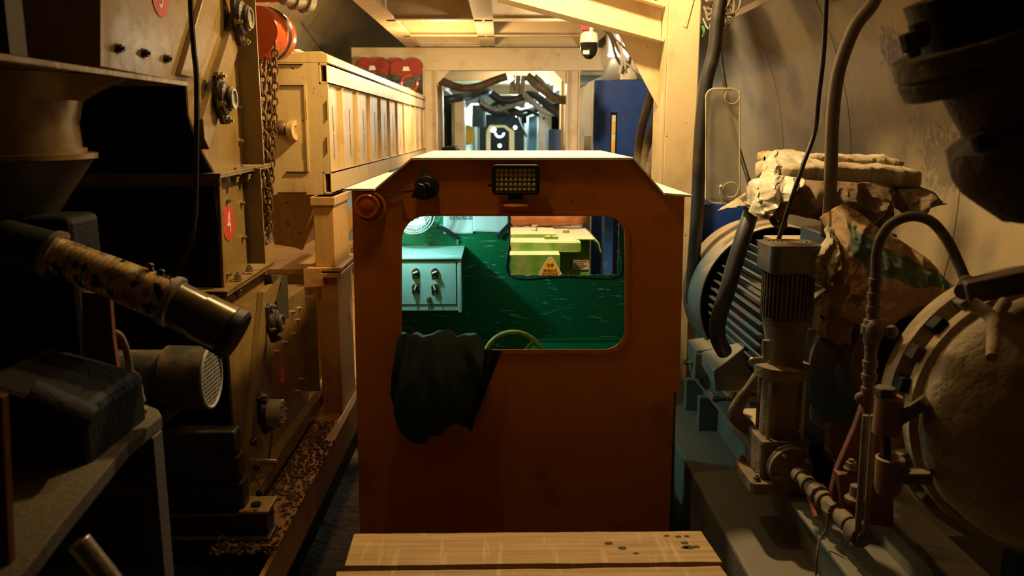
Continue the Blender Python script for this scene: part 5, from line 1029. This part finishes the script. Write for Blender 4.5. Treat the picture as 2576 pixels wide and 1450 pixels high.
sheetobj([(1830, 512, 3.75), (1870, 490, 3.5), (1900, 480, 3.3)], [(1805, 530, 3.85), (1860, 520, 3.5), (1890, 520, 3.3)], 'torn_tail', BAGL, '', pw_, nu=40, nv=14, bulge=.01, fold=.01, freq=5, rough=.015, nscale=12, seed=9)
# printed paper bag
topL = [(2062, 548, 3.0), (2085, 528, 2.9), (2112, 514, 2.85), (2165, 542, 2.8), (2240, 588, 2.75), (2300, 632, 2.72), (2350, 670, 2.7), (2392, 722, 2.72)]
botL = [(2060, 702, 2.95), (2072, 750, 2.88), (2110, 790, 2.8), (2165, 818, 2.76), (2215, 832, 2.72), (2270, 800, 2.7), (2335, 762, 2.7), (2390, 726, 2.72)]
m = cloth(topL, botL, 110, 70, .10, .012, 5, .02, 8, 12.)
faces = list(m.bm.faces)
o = m.build('paper_bag', BAGP, smooth=True, solid=.004); o.data.materials.append(BAGG); nv_ = 70
for i, f in enumerate(o.data.polygons):
    u, v = (i // nv_) / 110, (i % nv_) / nv_
    if u > .16 and .17 + .015 * math.sin(u * 30) < v < .46 + .02 * math.sin(u * 23) and u < .93: f.material_index = 1
tag(o, 'crumpled brown paper cement bag with a green printed band, draped right of the vertical pump', 'bag')
for i, (s_, px, py, sz) in enumerate((('施', 2082, 706, .042), ('工', 2108, 722, .045), ('水', 2132, 736, .045), ('泥', 2152, 752, .05), ('厂', 2172, 768, .05), ('级', 2232, 762, .03))):
    a = P(px, py, 2.66 - .0 + .11 * (1 - i / 6)); txt(s_, sz, a, (1, .0, -.45), (.3, 0, .9), mat('pale_ink', (.13, .075, .03), .8), 'printed_character', o)
sheetobj([(2064, 575, 2.86), (2085, 560, 2.8), (2110, 600, 2.78)], [(2030, 690, 2.86), (2070, 715, 2.8), (2100, 690, 2.8)], 'crumpled_paper', BAGL, 'pale crumpled paper strip at the left edge of the brown cement bag', None, 'paper', nu=30, nv=30, bulge=.03, fold=.02, freq=4, rough=.025, nscale=12, seed=5)
m = sack((2066, 800, 2.95), (2130, 810, 2.9), .08, .07, wr=.02, sd=3, pw=.8); tag(m.build('stuffed_sack', BAGD, smooth=True), 'small dark stuffed sack under the brown cement bag, behind the pump motor', 'sack')
# ================================================================== hoses, cables, hung things on the right
def hose(pts, r, m_, lab, nm='hose', cat='hose', group=None):
    mm = MB(); mm.tube([P(*q) for q in pts], r, 14); return tag(mm.build(nm, m_, smooth=True), lab, cat, group)
hose([(1822, -60, 4.35), (1806, 40, 4.35), (1796, 130, 4.35), (1778, 200, 4.35), (1766, 290, 4.35), (1760, 380, 4.35), (1756, 480, 4.38), (1752, 560, 4.4), (1746, 640, 4.45), (1738, 760, 4.5)], .034, BLACK, 'thick black hose hanging along the right side of the cream column')
hose([(2225, -60, 2.9), (2195, 10, 2.9), (2150, 70, 2.9), (2115, 160, 2.9), (2100, 240, 2.9), (2093, 330, 2.9), (2090, 440, 2.9), (2086, 530, 2.95), (2080, 590, 3.0)], .0225, mat('dusty_grey_hose', (.20, .155, .10), .65, dirt=(.30, .22, .13), amt=.3), 'dusty brown-grey hose hanging down onto the bag stack')
hose([(2081, -60, 3.05), (2073, 120, 3.05), (2060, 240, 3.05), (2050, 330, 3.05), (2022, 410, 3.0), (2005, 460, 2.98), (1985, 520, 2.98), (1958, 605, 2.98)], .0085, BLACK, 'thin black power cable running down into the vertical pump motor', 'power_cable', 'cable')
hose([(1898, 500, 3.55), (1886, 545, 3.5), (1868, 600, 3.45), (1848, 665, 3.42), (1830, 730, 3.4), (1808, 800, 3.42), (1806, 850, 3.45), (1822, 885, 3.5)], .034, mat('dusty_blue_black_hose', (.04, .05, .065), .45, dirt=(.12, .10, .08), amt=.4), 'thick dark hose crossing in front of the blue motor fins')
hose([(1736, 700, 4.6), (1748, 780, 4.6), (1760, 850, 4.55), (1770, 900, 4.5)], .03, HOSE, 'dusty hose bend low between the cream column and the blue motor')
hose([(1806, 80, 4.7), (1818, 180, 4.7), (1840, 300, 4.65), (1862, 385, 4.6), (1888, 470, 4.5)], .011, BLACK, 'dark strap hanging behind the clear plastic case', 'strap', 'strap')
for k_, (pp_, lab) in enumerate((([(1650, 200, 5.4), (1632, 260, 5.4), (1615, 320, 5.4), (1606, 380, 5.4), (1604, 460, 5.4)], 'left one of three grey hoses bunched beside the blue cabinet'), ([(1656, 240, 5.35), (1645, 310, 5.35), (1628, 360, 5.35), (1614, 470, 5.35)], 'middle one of three grey hoses bunched beside the blue cabinet'), ([(1664, 290, 5.3), (1654, 350, 5.3), (1636, 410, 5.3), (1622, 480, 5.3)], 'right one of three grey hoses bunched beside the blue cabinet'))):
    hose(pp_, .026, HOSE, lab, group='hoses beside the blue cabinet')
cs = thing('clear_case', 'long clear plastic case with rounded corners and a ring, hung right of the column', 'plastic case', P(1820, 505, 4.25))
out_ = rrect(1776, 1861, 223, 512, [22, 22, 26, 26], 6)
m = MB(); m.plate(out_, [], lambda a, b: P(a, b, 4.25), (0, .004, 0)); m.build('film_face', FILM, cs)
for dy, rr in ((-.01, .004), (.03, .003)):
    m = MB(); pts = [P(a, b, 4.25 + dy) for a, b in out_]; m.tube(pts + [pts[0]], rr, 6, 2); m.build('edge_bead', mat('yellowed_plastic', (.55, .48, .33), .25), cs, smooth=True)
q = P(1842, 243, 4.24); m = MB(); m.torus(q, (0, 1, 0), .036, .0028, 32, 6); m.build('top_ring', MATS['yellowed_plastic'], cs, smooth=True)
q = P(1838, 478, 4.24); m = MB(); m.torus(q, (.2, 1, 0), .038, .0035, 28, 6); m.tube([P(1815, 470, 4.24), P(1812, 488, 4.24), P(1818, 508, 4.24)], .005, 6); m.ball(P(1814, 470, 4.23), .01); m.build('hook', MATS['yellowed_plastic'], cs, smooth=True)
m = MB(); a, b = P(1760, 548, 4.9), P(1812, 515, 4.9); m.box(a.x, b.x + .15, 4.9, 5.4, .955, b.z); tag(m.build('blue_bin', BLUE, bevel=.01), 'small blue box behind the motor cowl, beside the black hose', 'box')
m = MB(); m.box(1.15, 1.7, 5.12, 5.7, .3, .95); tag(m.build('bright_crate', CREAM, bevel=.01), 'pale steel box low behind the motor slide base', 'box')
# cable tray with loose cables
ct_ = thing('cable_tray', 'cable tray edge at the top right of the column, holding tangled cables', 'cable tray', P(1800, 30, 5.0))
a, b = P(1770, 84, 5.0), P(1905, -2, 4.2)
m = MB(); m.box(1.75, 1.762, 1.2, 7.3, 2.975, 3.04); m.build('tray_lip', CREAM, ct_)
m = MB(); m.hexa([V((1.14, 4.2, 2.86)), V((1.62, 4.2, 3.05)), V((1.62, 6.0, 3.05)), V((1.14, 6.0, 2.86)), V((1.14, 4.2, 2.87)), V((1.62, 4.2, 3.06)), V((1.62, 6.0, 3.06)), V((1.14, 6.0, 2.87))])
m.bm.free(); m = MB(); m.box(1.16, 1.75, 1.2, 7.3, 3.02, 3.032); m.build('tray_floor', CREAM, ct_)
m = MB(); m.box(1.765, 1.777, 1.2, 7.3, 3.0, 3.62); m.build('side_plate', CREAM, ct_)  # unseen plate added above the tray, keeps lamp light off the upper wall
rg = random.Random(11)
for i in range(16):
    m = MB(); x0_, y0_ = rg.uniform(1768, 1800), rg.uniform(-30, 50); m.tube([P(x0_, y0_, 4.75), P(x0_ + rg.uniform(5, 40), y0_ + rg.uniform(-10, 40), 4.7), P(x0_ + rg.uniform(20, 60), y0_ + rg.uniform(-30, 10), 4.72), P(x0_ + rg.uniform(0, 70), -40, 4.75)], rg.uniform(.004, .009), 6, 5)
    m.build('loose_cable', STEEL if i % 3 == 0 else (HOSE if i % 3 == 1 else BLACK), ct_, smooth=True)
m = MB(); m.tube([P(1768, 66, 4.7), P(1772, 80, 4.68), P(1769, 92, 4.7)], .008, 6); m.build('green_clip', mat('green_clip', (.02, .22, .06), .4), ct_, smooth=True)
# valve assembly in the top right foreground
va = thing('flanged_valve', 'dark mud-splashed flanged valve body leaning in at the top right corner', 'valve', P(2560, 560, 1.55))
a, b = P(2500, -60, 1.5), P(2655, 560, 1.5); ax_ = (b - a).normalized(); l_ = (b - a).length; K = 1.5 / 2100
def at_(py): return (py + 60) / 620 * l_
m = MB(); m.lathe(a, ax_, [(0, 0), (0, 205 * K), (at_(90), 195 * K), (at_(95), 0)], 40); m.build('upper_body', SHADE_BLACK, va, smooth=True)
DM = mat('mud_splashed_black', (.09, .065, .045), .7, dirt=(.24, .17, .10), amt=.5, scale=12, bump=.4)
m = MB(); m.lathe(a, ax_, [(at_(60), 0), (at_(60), 262 * K), (at_(105), 268 * K), (at_(112), 258 * K), (at_(118), 266 * K), (at_(160), 258 * K), (at_(165), 0)], 48); m.build('flange', DM, va, smooth=True)
m = MB(); m.lathe(a, ax_, [(at_(160), 0), (at_(160), 175 * K), (at_(220), 165 * K), (at_(290), 150 * K), (at_(300), 0)], 40)
for v in m.bm.verts: v.co += V((nz(v.co, 30), nz(v.co, 30, 3), nz(v.co, 30, 6))) * .004
m.build('neck', DM, va, smooth=True)
m = MB(); m.lathe(a, ax_, [(at_(290), 0), (at_(290), 150 * K), (at_(315), 192 * K), (at_(380), 205 * K), (at_(420), 190 * K), (at_(470), 150 * K), (at_(520), 110 * K), (at_(520), 0)], 40)
for v in m.bm.verts: v.co += V((nz(v.co, 24), nz(v.co, 24, 3), nz(v.co, 24, 6))) * .006
m.build('bell', DM, va, smooth=True)
for px, py, r_ in ((2318, 92, .017), (2296, 118, .018), (2472, 372, .016), (2500, 478, .017)):
    q = P(px, py, 1.46); m = MB(); m.lathe(q - ax_ * .012, ax_, [(-.014, 0), (-.014, r_), (.014, r_ * 1.05), (.02, r_ * .7), (.03, r_ * .6), (.03, 0)], 6); m.build('flange_nut', DM, va, bevel=.003)
# ================================================================== behind the column: camera, cabinet, lamp
pt = thing('dome_camera', 'white security camera with a black dome, hanging under the ceiling frame', 'security camera', P(1482, 100, 5.6)); q = P(1482, 108, 5.6); k_ = 5.6 / 2100
m = MB(); m.lathe(q, (0, 0, 1), [(0, 0), (0, 22.5 * k_), (10 * k_, 22.5 * k_), (22 * k_, 20 * k_), (26 * k_, 12 * k_), (26 * k_, 0)], 36); m.build('camera_cap', WHITEP, pt, smooth=True)
m = MB(); m.lathe(q, (0, 0, -1), [(0, 0), (0, 21.5 * k_), (14 * k_, 21.5 * k_), (28 * k_, 17 * k_), (37 * k_, 8 * k_), (39 * k_, 0)], 36); m.build('dome', mat('glossy_black', (.012, .013, .018), .12), pt, smooth=True)
m = MB(); a = P(1474, 133, 5.6); m.box(a.x - 9 * k_, a.x + 6 * k_, 5.6 - 21 * k_, 5.6 - 18 * k_, a.z - 5 * k_, a.z + 4 * k_); m.build('rating_label', WHITEP, pt)
m = MB(); a = P(1472, 69, 5.6); m.box(a.x - 8 * k_, a.x + 9 * k_, 5.58, 5.64, a.z - 6 * k_, a.z + 9 * k_); m.build('red_clamp', mat('signal_red', (.55, .02, .02), .4), pt)
m = MB(); a, b = P(1487, 84, 5.6), P(1487, 50, 5.6); m.cyl(a, V((b.x, 5.6, 3.10)), .012, seg=12); m.build('drop_arm', WHITEP, pt, smooth=True)
bc = thing('blue_cabinet', 'tall blue cabinet with a narrow yellow gauge slot, right of the walkway behind the cab', 'cabinet', P(1580, 500, 6.5))
a, b = P(1496, 202, 6.5), P(1668, 202, 6.5)
sl0, sl1 = P(1536, 283, 6.5), P(1550, 420, 6.5)
m = MB(); m.plate([(a.x, .4), (b.x, .4), (b.x, a.z), (a.x, a.z)], [[(sl0.x, sl1.z), (sl1.x, sl1.z), (sl1.x, sl0.z), (sl0.x, sl0.z)]], lambda u, v: V((u, 6.5, v)), (0, .03, 0)); m.build('front_door', BLUE, bc)
m = MB(); m.box(a.x, b.x, 6.53, 7.7, .4, a.z); m.build('cabinet_body', BLUE, bc)
m = MB(); m.box(a.x - .006, a.x, 6.51, 7.6, .42, a.z - .01); m.build('side_panel', GREYC, bc)
m = MB(); m.box(sl0.x, sl1.x, 6.515, 6.528, sl1.z, sl0.z); m.build('slot', SHADE_BLACK, bc)
m = MB(); m.box(sl0.x + .012, sl1.x - .012, 6.505, 6.515, sl1.z, sl0.z - .02); gg = m.build('gauge_strip', WHITEP, bc)
for i in range(3): m = MB(); z0_ = sl0.z - .07 - .14 * i; m.box(sl0.x + .016, sl1.x - .016, 6.50, 6.506, z0_ - .09, z0_); m.build('gauge_mark', TILE, gg)
m = MB(); q = P(1582, 202, 6.9); m.cyl(V((q.x, 6.9, a.z)), V((q.x, 6.9, a.z + .02)), .16, seg=30); m.build('top_flange', SHADE_BLACK, bc, smooth=True)
m = MB(); m.cyl(V((q.x, 6.9, a.z + .02)), V((q.x, 6.9, a.z + .16)), .07, seg=24); m.build('top_cap', WHITEP, bc, smooth=True)
m = MB(); q0, q1 = P(1520, 560, 6.0), P(1543, 560, 6.0); m.box(q0.x, q1.x, 6.0, 6.15, .3, 1.85); tag(m.build('blue_post', mat('bright_blue_paint', (.03, .12, .50), .4, dirt=(.3, .3, .3), amt=.2, scale=8)), 'bright blue post seen through the right side of the cab rear window', 'post')
m = MB(); q = P(1477, 598, 6.3); m.box(q.x - .035, q.x + .02, 6.3, 6.36, .3, 2.1); tag(m.build('grey_post', GREYC), 'grey upright post behind the green hood, seen through the rear window', 'post')
lt = thing('flood_lamp', 'bright flood lamp beside the top of the blue cabinet, glaring behind the gusset', 'lamp', P(1535, 112, 7.5))
q = P(1520, 112, 7.5)
m = MB(); m.box(q.x + .03, q.x + .30, 7.5, 7.62, q.z - .10, q.z + .10); m.build('lamp_housing', GREYC, lt, bevel=.01)
m = MB(); m.box(q.x + .05, q.x + .28, 7.47, 7.50, q.z - .08, q.z + .08); m.build('lamp_glass', emit('lamp_glow', (1, .82, .5), 14), lt)
for k_ in range(9):
    rg2 = random.Random(k_ + 40); x0_ = rg2.uniform(1510, 1560); m = MB(); m.tube([P(x0_, 60 + 3 * k_, 6.8), P(x0_ + rg2.uniform(5, 30), 95 + rg2.uniform(-10, 25), 6.8), P(x0_ + rg2.uniform(20, 60), 130 + rg2.uniform(-10, 25), 6.8), P(1560 + 6 * k_, 185, 6.85)], rg2.uniform(.006, .014), 6, 5)
    tag(m.build('tangled_cable', HOSE if k_ % 2 else WHITEP, smooth=True), 'loose cable in the brightly lit tangle above the blue cabinet', 'cable', 'tangled cables above the blue cabinet')
# ================================================================== far tunnel dressing
hose([(1088, 192, 10.8), (1125, 210, 11), (1165, 222, 11.2), (1205, 217, 11.2), (1240, 204, 11.2), (1275, 192, 11.2)], .05, mat('brown_hose', (.13, .07, .035), .6), 'brown hose sagging under the portal beam on the left', group='hoses under the portal')
hose([(1325, 190, 11), (1350, 212, 11), (1378, 235, 11), (1405, 250, 10.9), (1428, 250, 10.7), (1440, 238, 10.6)], .055, HOSE, 'thick grey hose sagging from the portal beam towards its right post', group='hoses under the portal')
hose([(1345, 190, 11.2), (1362, 205, 11.2), (1380, 228, 11.2), (1396, 245, 11.2)], .03, GREYC, 'thinner pale hose beside the thick grey one at the portal', group='hoses under the portal')
hose([(1105, 255, 14), (1140, 248, 14), (1180, 243, 14.5), (1222, 230, 15), (1240, 238, 15.5), (1260, 250, 16)], .065, BLACK, 'black hose bundle crossing the far walkway from the left', group='black hoses deep in the tunnel')
hose([(1235, 235, 15), (1262, 252, 15), (1300, 250, 15), (1335, 238, 15), (1360, 250, 14.6), (1385, 272, 14.2), (1415, 290, 14)], .07, BLACK, 'black hose bundle drooping to the right deep in the tunnel', group='black hoses deep in the tunnel')
hose([(1320, 240, 14.8), (1345, 262, 14.5), (1370, 280, 14.3), (1400, 286, 14.1)], .05, GREYC, 'pale hose loop beside the black bundle on the right', group='black hoses deep in the tunnel')
hose([(1250, 255, 18), (1275, 275, 18), (1310, 278, 18), (1340, 268, 18)], .10, BLACK, 'farthest black hose sagging across the tunnel centre', group='black hoses deep in the tunnel')
hose([(1300, 285, 17), (1308, 310, 17), (1318, 330, 17), (1325, 345, 17)], .025, BLACK, 'thin black cable dangling near the far blue panel', group='black hoses deep in the tunnel')
for k_, (px, Y, h_) in enumerate(((1136, 14.6, 1.2), (1128, 11.8, 1.6), (1402, 14.3, 1.4))):
    a = P(px, 340, Y); m = MB(); m.box(a.x - .10, a.x + .10, Y, Y + 1.0, 1.0, 1.7 + .2 * k_); tag(m.build('dark_cabinet', SHADE_BLACK, bevel=.02), ('left dark cabinet beyond the portal', 'dark cabinet just inside the left portal post', 'dark cabinet beyond the right portal post')[k_], 'cabinet')
a = P(1176, 340, 16.2); m = MB(); m.lathe(a, (.25, -1, 0), [(0, 0), (0, .14), (.02, .14), (.02, 0)], 28)
for v in m.bm.verts: v.co.z = a.z + (v.co.z - a.z) * 1.35
tag(m.build('yellow_sign', mat('yellow_enamel', (.75, .55, .01), .4)), 'yellow round sign on the left side deep in the tunnel', 'sign')
a, b = P(1330, 285, 19), P(1350, 380, 19); m = MB(); m.box(a.x, b.x, 19, 20.5, .5, a.z); tag(m.build('far_blue_panel', mat('slate_blue', (.03, .09, .16), .4)), 'dark blue panel on the right deep in the tunnel', 'panel')
a, b = P(1380, 326, 12.4), P(1410, 390, 12.4); m = MB(); m.box(a.x, b.x, 12.4, 13, .5, a.z); tag(m.build('blue_box', mat('mid_blue', (.06, .14, .40), .4)), 'mid-blue box with a label inside the right portal post', 'box')
a, b = P(1356, 275, 15.3), P(1382, 390, 15.3); m = MB(); m.box(a.x, b.x, 15.3, 16, .5, a.z); tag(m.build('white_duct', WHITEP, bevel=.02), 'white vertical duct on the right beyond the portal', 'duct')
a, b = P(1141, 248, 14.2), P(1170, 390, 14.2); m = MB(); m.box(a.x, b.x, 14.2, 14.6, .4, a.z); tag(m.build('pale_column', CREAM, bevel=.02), 'pale flat column on the left beyond the portal', 'column')
fl_ = thing('far_locomotive', 'small orange framed locomotive front at the far end of the tunnel', 'locomotive', P(1257, 400, 26)); K = 26 / 2100
m = MB(); m.plate([(1223, 400), (1223, 330), (1232, 315), (1270, 315), (1294, 330), (1294, 400)], [[(1234, 400.5), (1234, 330), (1238, 320), (1268, 320), (1282, 332), (1282, 400.5)]] and [[(1234, 396), (1234, 328), (1239, 321), (1268, 321), (1281, 332), (1281, 396)]], lambda u, v: P(u, v, 26), (0, .2, 0)); m.build('cab_frame', mat('pale_orange', (.85, .50, .20), .5), fl_)
m = MB(); a, b = P(1232, 396, 26.3), P(1284, 318, 26.3); m.box(a.x, b.x, 26.3, 28, a.z, b.z); m.build('dark_interior', SHADE_BLACK, fl_)
m = MB(); m.torus(P(1257, 334, 26.1), (0, 1, 0), .13, .035, 24, 8, a0=math.pi, a1=2 * math.pi); m.build('blue_lamp_ring', emit('bluish_glow', (.55, .7, 1), 2.2), fl_, smooth=True)
m = MB(); m.ball(P(1241, 326, 26.1), .09); m.ball(P(1257, 367, 26.1), .06); m.build('headlamp', emit('white_glow', (.9, .95, 1), 4), fl_, smooth=True)
for px, py, Y, rr in ((1280, 270, 17.2, .03), (1326, 265, 17.2, .04), (1302, 291, 21, .05), (1296, 321, 24, .05), (1172, 283, 18, .06), (1286, 198, 12.0, .05), (1365, 238, 15, .07)):
    m = MB(); m.ball(P(px, py, Y), rr, (1, 1, 1), 12); tag(m.build('tunnel_lamp', emit('cool_lamp_%d' % px, (.85, 1, .92), 9), smooth=True), 'small glowing lamp among the far tunnel hoses', 'lamp', 'small lamps deep in the tunnel')
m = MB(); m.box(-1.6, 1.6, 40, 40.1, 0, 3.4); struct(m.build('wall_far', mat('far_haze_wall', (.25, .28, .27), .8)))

m = MB(); m.cyl((1.45, 8.0, 2.98), (1.45, 12.5, 2.98), .27, seg=36); tag(m.build('glare_cylinder', WHITEP, smooth=True), 'added white cylinder standing for the lamp glare above and behind the blue cabinet', 'duct')  # added white surface, catches the portal lamp to give the glare behind
rg = random.Random(21)
for i in range(12):
    x0_ = rg.uniform(1205, 1290); Y_ = rg.uniform(14.5, 20); y0_ = rg.uniform(228, 268)
    hose([(x0_, y0_, Y_), (x0_ + rg.uniform(15, 35), y0_ + rg.uniform(8, 28), Y_), (x0_ + rg.uniform(45, 70), y0_ + rg.uniform(0, 30), Y_), (x0_ + rg.uniform(80, 120), y0_ + rg.uniform(-8, 34), Y_ - .3)], rg.uniform(.02, .05), BLACK if i % 3 else GREYC, 'hose in the dark tangle hanging at the centre of the far tunnel', group='tangled hoses in the far tunnel')
for i in range(3):
    a = P(1290 + 14 * i, 190, 12.0); m = MB(); m.cyl(a, P(1288 + 12 * i, 236, 12.0), .035, seg=12); tag(m.build('hanger_pipe', GREYC, smooth=True), ('left', 'middle', 'right')[i] + ' one of three pale vertical pipes under the portal beam', 'pipe', 'vertical pipes under the portal')
